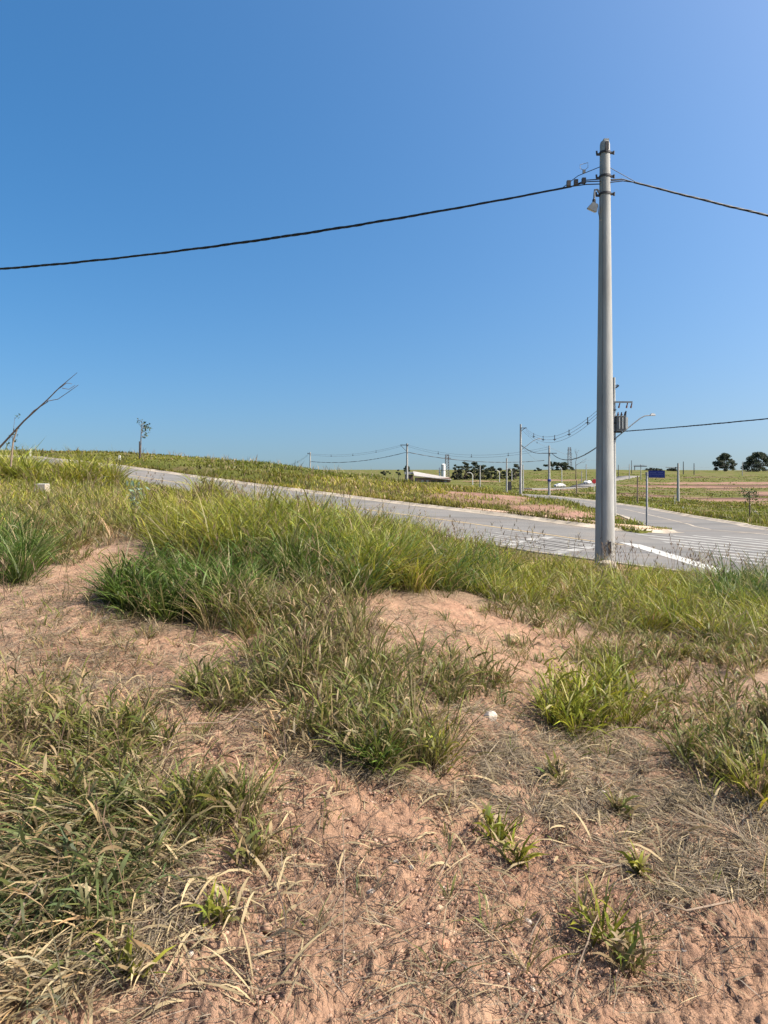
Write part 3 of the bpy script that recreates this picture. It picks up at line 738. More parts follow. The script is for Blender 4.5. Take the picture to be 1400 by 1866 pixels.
x, y = logd(4200, 9, 36, -120, 900); parts.append(far_turf(x, y, 9, np.full(len(x), .26), .0011, 'yel', 3))
x, y = logd(2200, 8.5, 34, -120, 760); parts.append(far_turf(x, y, 9, np.full(len(x), .28), .0011, 'mix', 3))
x, y = logd(1500, 8.5, 15, 700, 1500); parts.append(far_turf(x, y, 9, np.full(len(x), .09), .0010, 'fresh', 3))
V, T, C = merge(parts); tag(np_mesh('roadside_grass', V, T, M['leaf'], C), kind='stuff')
parts = []
x, y = logd(13500, 18, 80, -480, 1180); t_, n_ = tn(x, y); ok = (n_ > N1) & (x < xl(np.clip(y, 19.6, 110))); x, y = x[ok], y[ok]
hv = .12+.22*np.clip(vnoise(x*.25, y*.25, 31)+.35, 0, 1)*(.6+.8*rng.random(len(x))); hv = np.where((tn(x, y)[1] < 26) & (y < 33), hv*.5, hv)
half = vnoise(x*.16, y*.16, 35)+rng.normal(0, .22, len(x)) < .06
parts.append(far_turf(x[half], y[half], 7, hv[half], .0012, 'turf')); parts.append(far_turf(x[~half], y[~half], 7, hv[~half], .0012, 'field'))
x, y = logd(260, 38, 78, -300, 800); t_, n_ = tn(x, y); ok = (n_ > N1+2); parts.append(far_turf(x[ok], y[ok], 4, .35+.35*rng.random(ok.sum()), .0007, 'dry', spread=.12))
x, y = logd(2600, 19.5, 34, 700, 1230); t_, n_ = tn(x, y); ok = (n_ > N1); parts.append(far_turf(x[ok], y[ok], 8, np.full(ok.sum(), .12), .0012, 'yel'))
t_ = rng.uniform(8.5, 60, 1500); t_ = t_[vnoise(t_*.5, t_*0, 41) > -.12]; x, y = xy(t_, N1+.16+.25*rng.random(len(t_))); parts.append(far_turf(x, y, 9, .1+.16*rng.random(len(t_)), .0011, 'turf', spread=.1))
V, T, C = merge(parts); tag(np_mesh('hill_grass', V, T, M['leaf'], C), kind='stuff')
parts = []
x, y = logd(11500, 24, 140, 900, 1850); ok = (x > xr(np.clip(y, 9, 110))); x, y = x[ok], y[ok]
edge = (x-xr(np.clip(y, 9, 110)))
hv = .12+.25*np.exp(-((edge-3.5)/2.5)**2)+.12*rng.random(len(x))
hv = np.where(edge < 1.2, .07, hv)
half = rng.random(len(x)) < .6
parts.append(far_turf(x[half], y[half], 7, hv[half], .0012, 'turf')); parts.append(far_turf(x[~half], y[~half], 7, hv[~half], .0012, 'field'))
x, y = logd(8500, 90, 420, 850, 1800); parts.append(far_turf(x, y, 5, .15+.3*rng.random(len(x)), .0012, 'field', spread=.9))
V, T, C = merge(parts); tag(np_mesh('field_grass', V, T, M['leaf'], C), kind='stuff')

# tussocks standing alone on the soil: each a thing
def tussock(u, v, r, h, nb, pal, label, st=6, flat=0.):
    x, y, z = hit(u, v); z = gz(x, y)
    parts = [tussock_blades(np.array([x]), np.array([y]), np.array([r]), np.array([h]), nb, pal, .0085, 4, flat)]
    sx = x+rng.normal(0, r*.6, st); sy = y+rng.normal(0, r*.6, st)
    parts.append(stems(sx, sy, np.full(st, h), pal, leaves=4, wid=.012, lean=.5))
    V, T, C = merge(parts); V = V-np.array([x, y, z])
    o = np_mesh('grass_tussock', V, T, M['leaf'], C); o.location = (x, y, z)
    return tag(o, label, 'grass tussock', 'tussocks standing alone on the bare soil')
for a in ((1095, 1715, .055, .15, 46, 'fresh', 'green broad-bladed tussock at the bottom right, beside a bent dry stalk'),
          (1150, 1765, .05, .11, 40, 'mix', 'low half-dry tussock just below the green one at the bottom right'),
          (905, 1530, .05, .13, 40, 'fresh', 'small green tussock on bare soil below the white stone'),
          (945, 1575, .03, .08, 14, 'fresh', 'tiny sprig of a few blades right of the small green tussock'),
          (1385, 1470, .10, .24, 80, 'fresh', 'bright green bushy tussock at the right edge of the picture'),
          (1010, 1430, .05, .10, 30, 'mix', 'sparse tussock growing out of grey straw right of centre'),
          (1125, 1480, .03, .09, 18, 'mix', 'thin sprig on the straw between the sparse tussock and the bright green one'),
          (1165, 1605, .02, .07, 12, 'fresh', 'tiny upright green sprig on red soil at lower right'),
          (465, 1590, .05, .15, 40, 'mix', 'half-dry tussock at the right tip of the flattened mat of grass'),
          (400, 1700, .02, .09, 9, 'fresh', 'tiny bright sprig on bare soil below the flattened mat of grass'),
          (690, 1420, .07, .24, 60, 'dark', 'dark green tussock with a deep shadow at the foot of the middle strip'),
          (800, 1400, .06, .20, 50, 'fresh', 'leafy green tussock right of the dark one at the foot of the middle strip'),
          (230, 1790, .03, .10, 20, 'fresh', 'small low green tussock in dead leaves at the bottom left'),
          (1240, 1200, .06, .18, 44, 'yel', 'yellow-green tussock beside a bare red hollow at the right'),
          (380, 1250, .05, .15, 40, 'mix', 'dry-leaved tussock on the bare soil below the dark clump'),
          (1010, 1320, .06, .24, 44, 'yel', 'upright yellow-green tussock right of the white stone')):
    tussock(*a)

# ------------------------------------------------------------------ stones and crumbs of soil
def stone_mesh(name, m, seed, flatk=.6):
    r_ = random.Random(seed); bm = bmesh.new(); bmesh.ops.create_icosphere(bm, subdivisions=2, radius=1)
    dirs = [Vector((r_.gauss(0, 1), r_.gauss(0, 1), r_.gauss(0, 1))).normalized() for _ in range(7)]
    for v in bm.verts:
        k = 1
        for q in dirs:
            a = v.co.normalized().dot(q)
            if a > .62: k = min(k, .74/max(a, .01))
        v.co = Vector((v.co.x*1.0, v.co.y*.78, v.co.z*flatk))*k
    me = bpy.data.meshes.new(name); bm.to_mesh(me); bm.free(); me.materials.append(m); return me
STONES = [(893, 1321, 11, 'stone_w', 'large white stone lying among dry straw right of centre'), (722, 1592, 6, 'stone_w', 'small white pebble on the bare soil, left of a second white pebble'),
          (749, 1600, 5, 'stone_w', 'small white pebble just right of another white pebble'), (822, 1724, 9, 'stone_o', 'pale ochre pebble on bare soil near the bottom centre'),
          (804, 1746, 12, 'stone_r', 'largest red-brown stone near the bottom centre, below the ochre pebble'), (885, 1677, 9, 'stone_r', 'round red-brown stone left of the bottom right tussock'),
          (962, 1688, 6, 'stone_w', 'white pebble at the foot of the bottom right tussock'), (1155, 1552, 8, 'stone_o', 'orange stone on red soil left of the grey straw heap'),
          (1254, 1740, 9, 'stone_w', 'pale stone under the long forked dry twig'), (801, 1672, 7, 'stone_o', 'oval ochre pebble in the middle of the bare soil'),
          (676, 1645, 7, 'stone_w', 'pale pebble at left of the bare soil, near the dry upright stem'), (489, 1751, 8, 'stone_w', 'grey-white flat stone at lower left of the bare soil'),
          (450, 1690, 6, 'stone_o', 'ochre pebble just left of the grey-white flat stone'), (935, 1166, 12, 'stone_o', 'pinkish stone on the upper bare patch beside the tall grass'),
          (1095, 1447, 8, 'stone_w', 'pale stone half covered by grey straw at the right'), (345, 1763, 7, 'stone_w', 'whitish pebble among dead leaves at the bottom left'),
          (1088, 1533, 6, 'stone_o', 'small ochre pebble above the orange stone'), (460, 1745, 5, 'stone_r', 'small red lump left of the grey-white flat stone')]
sm = {k: [stone_mesh('stone', M[k], i+hash_, .62) for i, hash_ in enumerate((11, 23, 37))] for k in ('stone_w', 'stone_o', 'stone_r')}
for i, (u, v, rp, mk, lb) in enumerate(STONES):
    x, y, _ = hit(u, v); o = bpy.data.objects.new('stone', sm[mk][i % 3]); COL.objects.link(o)
    s = rp/F*y*1.5; o.scale = (s, s, s); o.rotation_euler = (rng.normal(0, .2), rng.normal(0, .2), rng.random()*6)
    o.location = (x, y, gz(x, y)+s*.28); tag(o, lb, 'stone', 'stones lying on the soil')
def gravel(n, r0, r1, cols, areas):
    ico = bmesh.new(); bmesh.ops.create_icosphere(ico, subdivisions=1, radius=1); iv = np.array([v.co[:] for v in ico.verts]); it = np.array([[v.index for v in f.verts] for f in ico.faces]); ico.free()
    us, vs_ = [], []
    for a in areas:
        u, v = ell(*a[:4], int(n*a[4])); us.append(u); vs_.append(v)
    x, y = place(np.concatenate(us), np.clip(np.concatenate(vs_), 1040, 1925)); m = len(x)
    z = ground_z(x, y)
    s = r0*(r1/r0)**(rng.random(m)**2.5)
    sc = np.stack([s*(.8+.5*rng.random(m)), s*(.7+.4*rng.random(m)), s*(.5+.3*rng.random(m))], 1)
    a = rng.random(m)*6.28; jit = 1+rng.normal(0, .16, (m, len(iv), 1))
    v = iv[None]*jit*sc[:, None]
    vx = v[..., 0]*np.cos(a)[:, None]-v[..., 1]*np.sin(a)[:, None]; vy = v[..., 0]*np.sin(a)[:, None]+v[..., 1]*np.cos(a)[:, None]
    V = np.stack([vx+x[:, None], vy+y[:, None], v[..., 2]+(z+s*.2)[:, None]], -1).reshape(-1, 3)
    T = (it[None]+(np.arange(m)*len(iv))[:, None, None]).reshape(-1, 3)
    c = np.array(cols)[rng.integers(0, len(cols), m)]*(.8+.4*rng.random((m, 1)))
    return V, T, np.repeat(c, len(iv), 0)
BARE = [(700, 1650, 600, 220, .62), (450, 1330, 200, 170, .14), (820, 1160, 160, 70, .06), (130, 1130, 150, 80, .06), (1150, 1450, 260, 120, .12)]
M['crumb'] = leaf_mat('soil_crumbs', 0.0, .95)
V, T, C = gravel(19000, .0018, .0105, [(.33, .195, .13), (.29, .16, .105), (.36, .225, .16), (.31, .18, .12)], BARE); tag(np_mesh('soil_crumbs', V, T, M['crumb'], C), kind='stuff')
V, T, C = gravel(500, .003, .009, [(.42, .32, .23), (.38, .25, .16), (.46, .38, .3)], BARE); V2, T2, C2 = gravel(240, .009, .022, [(.31, .19, .125), (.28, .165, .105), (.36, .24, .165)], BARE); V, T, C = merge([(V, T, C), (V2, T2, C2)]); tag(np_mesh('gravel', V, T, M['crumb'], C), kind='stuff')

# dry twigs lying about
def twig(pts, r, label, name='dry_stalk', m='wood', lift=.02):
    P = []
    for u, v, h in pts:
        x, y, _ = hit(u, v); P.append(Vector((x, y, gz(x, y)+h)))
    base = P[0].copy(); fine = []
    for a, c in zip(P[:-1], P[1:]):
        for i in range(3): fine.append(a.lerp(c, i/3)-base+Vector((random.gauss(0, r), random.gauss(0, r), 0))*.6)
    fine.append(P[-1]-base); k = len(fine)
    o = MB().tube(fine, [r*(1-.6*i/k) for i in range(k)], 6).build(name, M[m], None, True); o.location = base
    return tag(o, label, 'dry stalk')
twig([(1340, 1665, .03), (1250, 1700, .05), (1205, 1690, .06), (1170, 1700, .03), (1090, 1755, .02)], .0035, 'long pale forked dry twig lying across red soil at the lower right')
twig([(0, 1765, .05), (50, 1690, .1), (95, 1630, .09), (150, 1570, .05)], .006, 'thick bleached bent stalk at the left edge over flattened grass')
twig([(1040, 1830, .0), (1060, 1770, .05), (1090, 1715, .08)], .004, 'bent dry stalk leaning on the bottom right tussock')
twig([(890, 1760, .004), (880, 1690, .006), (860, 1640, .008), (848, 1590, .01)], .0025, 'dark curved rootlet on the soil under the small green tussock', m='twig')
twig([(625, 1830, .0), (628, 1720, .16), (624, 1640, .28)], .0022, 'upright dry stem standing alone in the bare soil')
twig([(1370, 1860, .0), (1330, 1790, .006), (1300, 1710, .008)], .003, 'dark curved stick lying on soil at the bottom right corner', m='twig')
twig([(590, 1815, .01), (680, 1770, .02), (770, 1730, .012)], .002, 'straight straw-coloured stem lying left of the ochre pebble')
twig([(280, 1420, .0), (330, 1365, .12), (420, 1330, .05), (490, 1270, .07)], .0035, 'long straw-coloured stalk lying along the bare path below the dark clump')
twig([(520, 1800, .0), (520, 1730, .05), (500, 1650, .07)], .003, 'dark dry stem casting a shadow at the left of the bare soil', m='twig')

# ------------------------------------------------------------------ poles
def lathe(mb, prof, n=20):
    """profile of (radius, z) about the z axis"""
    vs = []
    for r, z in prof:
        for k in range(n):
            a = 2*math.pi*k/n; vs.append((r*math.cos(a), r*math.sin(a), z))
    fs = [(i*n+k, i*n+(k+1) % n, (i+1)*n+(k+1) % n, (i+1)*n+k) for i in range(len(prof)-1) for k in range(n)]
    fs.append(tuple(range(n-1, -1, -1))); fs.append(tuple((len(prof)-1)*n+k for k in range(n)))
    return mb.add(vs, fs)
def rad(H, r0, r1, z): return r0+(r1-r0)*z/H
def base_at(u, d):
    x = (u-700)/F*d; return Vector((x, d, gz(x, d)))
# the tall concrete pole beside the road
DP = 13.1; B = base_at(1102.5, DP); HP = (850-259)/F*DP-B.z
main = empty('utility_pole', B, 'tall tapered round concrete pole in the roadside grass, the nearest and biggest one', 'utility pole', 'poles that carry the overhead wires')
R0, R1 = .186, .092
lathe(MB(), [(rad(HP, R0, R1, z), z) for z in (-.4, .0, 1, 2.5, 4, 5.5, 7, HP-.05)]+[(R1-.012, HP)], 40).build('shaft', M['concrete'], main, True)
def on_pole(v): return (850-v)/F*DP-B.z
sb = MB(); a_ = math.radians(-125)
sb.tube([((rad(HP, R0, R1, z)-.001)*math.cos(a_), (rad(HP, R0, R1, z)-.001)*math.sin(a_), z) for z in (0, 2, 4, 6, 7.6)], .010, 6); sb.build('casting_seam', M['tank'], main)
for v in (279, 322, 354):
    z = on_pole(v); r = rad(HP, R0, R1, z)
    bd = lathe(MB(), [(r+.002, z-.022), (r+.012, z-.02), (r+.012, z+.02), (r+.002, z+.022)], 28).build('band', M['rust'], main)
    for s in (-1, 1):
        m = MB(); m.box((s*(r+.035), -.01, z-.03*(s < 0)), (.065, .04, .036)); m.tube([(s*(r+.065), -.02, z-.035), (s*(r+.07), -.02, z+.03)], .018, 8)
        m.build('clamp_lug', M['rust'], main)
m = MB(); zt = on_pole(270); rt = rad(HP, R0, R1, zt); m.box((.01, -rt-.006, zt+.01), (.06, .03, .15)); m.box((.0, -rt-.012, zt-.08), (.035, .03, .08)); m.build('top_bolt_plate', M['rust'], main)
m = MB(); m.box((.012, 0, HP+.018), (.10, .12, .05)); m.build('cap', M['concrete'], main)
# small wall-pack lamp on the left of the pole
zl = on_pole(356); rl = rad(HP, R0, R1, zl)
m = MB(); m.tube([(-rl-.01, -.03, zl+.03), (-rl-.05, -.03, zl+.10), (-rl-.10, -.04, zl+.09), (-rl-.115, -.05, zl-.02), (-rl-.12, -.05, zl-.12)], .021, 8)
m.build('lamp_arm', M['steel'], main, True)
m = MB(); m.tube([(-rl-.12, -.05, zl-.10), (-rl-.12, -.05, zl-.17)], .032, 10); m.build('lamp_collar', M['rust'], main, True)
rt_ = Matrix.Rotation(R(24), 3, 'Y') @ Matrix.Rotation(R(18), 3, 'X')
m = MB(); m.box((-rl-.135, -.06, zl-.24), (.19, .16, .14), rt_, .55); lh = m.build('lamp_head', M['steel'], main)
m = MB(); m.box(Vector((-rl-.135, -.06, zl-.24))+rt_ @ Vector((0, 0, -.076)), (.165, .135, .012), rt_); m.build('lens', M['lens'], lh)
m = MB(); m.tube([(-rl-.05, -.07, zl-.2), (-rl-.045, -.07, zl-.34), (-rl-.02, -.08, zl-.48), (-rl+.005, -.09, zl-.52)], .007, 6); m.build('lamp_wire', M['cable'], main)
m = MB(); m.box((.035, -R0+.004, .40), (.05, .03, .22)); m.build('earth_slot', M['rust'], main)
m = MB(); lathe(m, [(.26, -.1), (.25, .0), (.20, .07), (.10, .09)], 14)
ft = m.build('footing', M['kerb'], main, True); ft.location = (-.05, -.26, .04); ft.scale = (.8, .8, 1.3)

def bundle(name, P0, P1, sag, r_strand=.0125, r_helix=.021, pitch=1.0, strands=4, label=None, step=.11, group='overhead wires'):
    """twisted insulated cable hanging between two points"""
    P0 = Vector(P0); P1 = Vector(P1); L = (P1-P0).length; n = int(L/step)
    d = (P1-P0).normalized(); sx = d.cross(Vector((0, 0, 1))).normalized(); up = sx.cross(d)
    mb = MB()
    for k in range(strands):
        pts = []
        for i in range(n+1):
            s = i/n; c = P0.lerp(P1, s)+Vector((0, 0, -4*sag*s*(1-s))); a = 2*math.pi*(s*L/pitch*(1+.12*math.sin(9*s)))+2*math.pi*k/strands
            rr = r_helix*(1+.25*math.sin(31*s+k))
            pts.append(c+sx*math.cos(a)*rr+up*math.sin(a)*rr-P0)
        mb.tube(pts, r_strand, 5)
    o = mb.build(name, M['cable'], None, True); o.location = P0
    return tag(o, label, 'overhead cable', group)
def wire(P0, P1, sag, r, label, m='alu', lines=1, gap=.15, group='overhead wires', spacers=0, dirn=None):
    P0 = Vector(P0); P1 = Vector(P1); n = 28; mb = MB()
    for k in range(lines):
        o_ = Vector((0, 0, -gap*k)) if dirn is None else Vector(dirn)*gap*(k-(lines-1)/2)
        mb.tube([P0.lerp(P1, i/n)+Vector((0, 0, -4*sag*(i/n)*(1-i/n)*(1+.06*k)))+o_-P0 for i in range(n+1)], r, 5)
    o = mb.build('overhead_cable', M[m], None, True); o.location = P0
    for i in range(spacers):
        s = (i+1)/(spacers+1); c = P0.lerp(P1, s)+Vector((0, 0, -4*sag*s*(1-s)-gap*(lines-1)*.5))-P0
        q = MB(); h = max(.2, gap*lines); q.box(c, (.05, .05, h)); q.box(c+Vector((0, 0, -h*.25)), (h*.5, .05, .06)); q.build('spacer', M['rust'], o)
    return tag(o, label, 'overhead cable', group)
# left span (towards the next pole up the road, out of the picture) and right span
A0 = Vector((B.x, DP, 5.5)); A1 = Vector((B.x-33, DP+11.3, 7.37)); dl = (A1-A0).normalized()
def on_span(P0, P1, S, s): return P0.lerp(P1, s)+Vector((0, 0, -4*S*s*(1-s)))
s0 = .62/35; b0 = on_span(A0, A1, 1.118, s0)
def bundle_part(P0, P1, S, s0, **kw):
    # cut the first bit off, keep the same curve: re-sampled points
    P0 = Vector(P0); P1 = Vector(P1); L = (P1-P0).length; n = int(L*(1-s0)/.10); d = (P1-P0).normalized(); sx = d.cross(Vector((0, 0, 1))).normalized(); up = sx.cross(d); mb = MB(); o0 = on_span(P0, P1, S, s0)
    for k in range(4):
        pts = []
        for i in range(n+1):
            s = s0+(1-s0)*i/n; a = 2*math.pi*(s*L/1.05*(1+.05*math.sin(9*s)))+math.pi/2*k; rr = .017*min(1, .35+i*.02)*(1+.3*math.sin(31*s+k))
            pts.append(on_span(P0, P1, S, s)+sx*math.cos(a)*rr+up*math.sin(a)*rr-o0)
        mb.tube(pts, .0125, 5)
    o = mb.build('overhead_cable', M['cable'], None, True); o.location = o0
    tag(o, kw['label'], 'overhead cable', 'overhead wires'); return o, o0
lc, lo0 = bundle_part(A0, A1, 1.118, s0, label='thick black twisted cable crossing the sky from the nearest pole to the left edge')
m = MB()
for z_, y_ in ((.05, .05), (-.02, -.03), (-.055, .02)):
    m.tube([Vector((B.x-.10, DP+y_-.03, 5.47+z_))-lo0, Vector((B.x-.35, DP+y_, 5.47+z_*.9))-lo0, b0-lo0], .010, 6)
m.tube([Vector((B.x-.10, DP-.02, 5.74))-lo0, Vector((B.x-.5, DP+.05, 5.60))-lo0, on_span(A0, A1, 1.118, s0*1.3)-lo0], .007, 6)
m.build('strand', M['cable'], lc)
for s, dz in ((.35, -.02), (.5, -.05), (.64, -.07)):
    q = MB(); q.box(Vector((B.x-s-.05, DP+.02, 5.50+dz+.01))-lo0, (.07, .07, .10)); q.build('connector', M['rust'], lc)
c_ = Vector((B.x-.40, DP+.0, 5.66))-lo0
q = MB(); q.box(c_, (.05, .04, .06)); q.tube([c_+Vector((-.02, 0, .03)), c_+Vector((-.075, 0, .06)), c_+Vector((-.075, 0, .13)), c_+Vector((.075, 0, .17)), c_+Vector((.075, 0, .08)), c_+Vector((.02, 0, .03))], .0055, 6)
q.build('wire_loop', M['steel'], lc)
C0 = Vector((B.x, DP, 5.60)); C1 = Vector((B.x+35*.98, DP+7, 4.5)); s1 = .62/35
rc, ro0 = bundle_part(C0, C1, 1.1, s1, label='thick black twisted cable sloping down from the nearest pole to the right edge')
m = MB()
for z_, y_ in ((.02, .05), (-.03, -.03), (-.05, .0)):
    m.tube([Vector((B.x+.10, DP+y_-.03, 5.49+z_))-ro0, Vector((B.x+.35, DP+y_, 5.52+z_*.8))-ro0, Vector((0, 0, 0))], .010, 6)
m.tube([Vector((B.x+.10, DP-.02, 5.72))-ro0, Vector((.02, 0, .012))], .006, 6)
m.build('strand', M['cable'], rc)

def lamp_arm(root, z, L, rise, side, name='lamp_arm', m='steel', r=.03):
    pts = [(0, 0, z), (side*L*.35, 0, z+rise*.5), (side*L*.65, 0, z+rise*.88), (side*L*.82, 0, z+rise*.99), (side*L, 0, z+rise)]
    a = MB().tube(pts, r, 8).build(name, M[m], root, True)
    q = MB(); q.box((side*(L+.18), 0, z+rise+.02), (.55, .24, .12), Matrix.Rotation(-side*.12, 3, 'Y'), .7); hd = q.build('lamp_head', M['steel'], root)
    q = MB(); q.box((side*(L+.18), 0, z+rise-.05), (.38, .18, .02), Matrix.Rotation(-side*.12, 3, 'Y')); q.build('lens', M['lens'], hd)
def pole(u, vtop, d, r0, r1, label, cat='utility pole', name='utility_pole', group='poles that carry the overhead wires', m='concrete'):
    b = base_at(u, d); H = (850-vtop)/F*d-b.z
    o = empty(name, b, label, cat, group)
    lathe(MB(), [(r0, -.3), (r0, 0), ((r0+r1)/2, H/2), (r1, H)], 14).build('shaft', M[m], o, True)
    return o, b, H
def crossarm(o, z, w0, w1, th=.10, m='rust'): return MB().box(((w0+w1)/2, -.12, z), (w1-w0, th, th)).build('crossarm', M[m], o)
def zrel(v, d, b): return (850-v)/F*d-b.z
# pole with the transformer, across the junction
DT = 39.7; tp, tb, tH = pole(1118.5, 688, DT, .15, .095, 'grey pole carrying a transformer, a cross-arm and a curved lamp, right behind the nearest pole')
P = lambda u, v: ((u-1118.5)/F*DT, zrel(v, DT, tb))
ca = crossarm(tp, P(0, 733)[1], -.1, P(1151, 733)[0], .09, 'tank')
for u in (1127, 1141, 1149):
    X, Z = P(u, 740); q = MB(); q.tube([(X+.05, -.12, Z+.16), (X, -.14, Z)], .035, 8); q.tube([(X, -.14, Z), (X-.03, -.16, Z-.12)], .05, 8)
    q.build('fuse_cutout', M['porcelain'], tp, True)
q = MB(); X, Z = P(1124, 705); q.tube([(0, 0, Z+.05), (X+.05, -.05, Z+.12)], .025, 6); q.tube([(X-.06, -.05, Z-.05), (X+.1, -.05, Z+.08)], .05, 8); q.tube([(0, 0, Z-.04), (X, -.05, Z)], .02, 6); q.build('insulator_bracket', M['rust'], tp)
X0, Z0 = P(1121, 786); X1, Z1_ = P(1137, 760)
q = MB(); q.box(((X0+X1)/2, -.1, (Z0+Z1_)/2), (X1-X0, .5, Z1_-Z0), None, .96); q.box(((X0+X1)/2, -.1, Z1_+.03), (X1-X0+.06, .56, .05)); tk = q.build('transformer', M['tank'], tp)
for k in range(3):
    q = MB(); q.box((X1+.06, -.26+.17*k, (Z0+Z1_)/2+.05), (.16, .05, (Z1_-Z0)*.8)); q.build('cooling_fin', M['fin'], tk)
for k in range(3):
    q = MB(); q.box((X0+.12+.19*k, -.37, (Z0+Z1_)/2+.05), (.05, .10, (Z1_-Z0)*.8)); q.build('cooling_fin', M['fin'], tk)
for k in range(3):
    bx_ = X0+.12+k*.2; q = MB(); q.tube([(bx_, -.1, Z1_+.05), (bx_+.03, -.1, Z1_+.28)], [.055, .03], 8); q.tube([(bx_+.03, -.1, Z1_+.12), (bx_+.03, -.1, Z1_+.16)], .065, 8); q.build('bushing', M['porcelain'], tk, True)
q = MB(); q.tube([(X1+.02, -.2, Z1_), (X1+.06, -.2, Z1_+.34)], .04, 8); q.build('surge_arrester', M['rust'], tk)
q = MB(); q.box((.2, -.05, Z0-.05), (.5, .12, .08)); q.build('support_bracket', M['rust'], tp)
Xh, Zh = P(1178, 757); Xa, Za = P(1120, 799)
q = MB(); pts = [P(1119, 800), P(1135, 787), P(1152, 773), P(1166, 762), P(1174, 758), P(1186, 757)]; q.tube([(x_, -.12, z_) for x_, z_ in pts], .032, 8); q.build('lamp_arm', M['steel'], tp, True)
x_, z_ = P(1188, 756); q = MB(); q.box((x_, -.12, z_+.02), (.34, .2, .12), None, .4); hd = q.build('lamp_head', M['steel'], tp); q = MB(); q.box((x_, -.12, z_-.05), (.26, .15, .02)); q.build('lens', M['lens'], hd)
for v in (747, 771, 787, 800):
    z = P(0, v)[1]; lathe(MB(), [(.13, z-.03), (.16, z-.02), (.16, z+.02), (.13, z+.03)], 12).build('band', M['rust'], tp)
# the poles beyond, along the side street and the streets further down
D9 = 80; p9, b9, h9 = pole(949, 773, D9, .17, .10, 'slim grey pole on the crest with a raised lamp arm, left of the nearest pole')
q = MB(); q.tube([(0, 0, zrel(821, D9, b9)), (.9, 0, zrel(810, D9, b9)), (1.5, 0, zrel(803, D9, b9)), (1.9, 0, zrel(800, D9, b9)), (2.1, 0, zrel(800, D9, b9))], .035, 8); q.build('lamp_arm', M['steel'], p9, True)
MB().box((2.25, 0, zrel(799.5, D9, b9)), (.5, .22, .12), None, .7).build('lamp_head', M['steel'], p9)
crossarm(p9, zrel(780, D9, b9), .0, .7, .08); MB().tube([(.1, 0, zrel(785, D9, b9)), (.6, 0, zrel(779, D9, b9))], .04, 6).build('insulator_bracket', M['rust'], p9)
D1 = 89; p1, b1, h1 = pole(1001, 812, D1, .17, .11, 'pale pole with a short black cross-arm and a dark band round its middle')
crossarm(p1, zrel(826, D1, b1), -.95, .95, .09); lathe(MB(), [(.16, zrel(878, D1, b1)), (.24, zrel(877, D1, b1)), (.24, zrel(874, D1, b1)), (.16, zrel(873, D1, b1))], 10).build('band', M['blue'], p1)
D7 = 110; p7, b7, h7 = pole(742, 808, D7, .2, .13, 'lone pole rising behind the grassy hill in front of the low shed')
crossarm(p7, zrel(811, D7, b7), -1.1, .3, .12); MB().tube([(-1.0, -.1, zrel(812, D7, b7)), (-.1, -.1, zrel(822, D7, b7))], .04, 6).build('brace', M['rust'], p7)
D5 = 125; p5, b5, h5 = pole(565.5, 824, D5, .15, .11, 'thin pole whose top just clears the grassy skyline left of the middle')
crossarm(p5, zrel(827, D5, b5), -.45, .1, .1)
MB().box((-.4, -.1, zrel(827, D5, b5)+.1), (.2, .1, .12)).build('insulator', M['rust'], p5)
pW, bW, hW = pole(1236, 844, 118, .26, .15, 'pale wooden pole with a bracket arm in the field right of the blue sign')
q = MB(); z = zrel(852.5, 118, bW); q.tube([(0, -.1, z), (-2.2, -.1, z+.1)], .05, 6); q.tube([(-.45, -.1, z-.1), (-.45, -.1, z+.15)], .12, 6); q.build('bracket_arm', M['rust'], pW)
for u, vt, d, r, lb, m_ in ((923.5, 835, 150, .20, 'bare white pole beyond the hill, left of the lamp-armed pole on the crest', 'concrete'), (953.5, 847, 190, .22, 'short pale pole half hidden right behind the lamp-armed pole on the crest', 'concrete'),
                            (875, 848, 230, .22, 'thin white pole in front of the dark wood', 'concrete'), (1162, 867, 70, .085, 'short pale post on the grass left of the blue sign', 'wood'),
                            (1051, 876, 92, .11, 'short thick post at the road edge between the black-armed pole and the nearest pole', 'wood'), (1147, 846, 330, .22, 'thin dark pole on the skyline left of the double-armed pole', 'concrete'),
                            (1151, 839, 420, .22, 'tall thin pole on the far skyline just left of the double-armed pole', 'rust'), (1265, 844, 440, .3, 'dark pole on the skyline halfway between the wooden field pole and the round trees', 'rust'),
                            (1245.5, 841, 440, .3, 'dark pole on the skyline close to the right of the wooden field pole', 'rust'), (1353, 843, 440, .26, 'grey pole between the two big round trees', 'concrete'),
                            (1060, 858, 300, .2, 'small pale post on the far slope, left one of a close pair', 'concrete'), (1068.5, 846, 300, .22, 'taller pale post of a close pair on the far slope', 'concrete'),
                            (1127, 847, 380, .22, 'faint thin pole close to the right of the transformer pole', 'rust')):
    pole(u, vt, d, r, r*.7, lb, 'pole', 'field_pole', 'bare poles and posts on the far land', m_)
pg, bg_, hg = pole(1168, 846, 330, .2, .15, 'pole with two stacked horizontal arms on the far slope beside the blue sign', 'utility pole')
crossarm(pg, zrel(849.7, 330, bg_), -3.4, 2.8, .4); crossarm(pg, zrel(847.8, 330, bg_), -3.6, 1.6, .14); MB().tube([(-3.0, -.1, zrel(850, 330, bg_)), (-3.0, -.1, zrel(857, 330, bg_))], .18, 6).build('hanging_leg', M['rust'], pg)
def street_light(u, vtop, d, lb, side):
    b = base_at(u, d); H = (850-vtop)/F*d-b.z; o = empty('street_lamp', b, lb, 'street lamp', 'street lamps on the far roads')
    q = MB(); q.tube([(0, 0, -.2), (0, 0, H*.78), (side*.25, 0, H*.9), (side*.7, 0, H*.97), (side*1.3, 0, H)], [.16, .13, .12, .10, .09], 8); q.build('shaft', M['white'], o, True)
    MB().box((side*1.6, 0, H), (.8, .3, .16), None, .7).build('lamp_head', M['steel'], o)
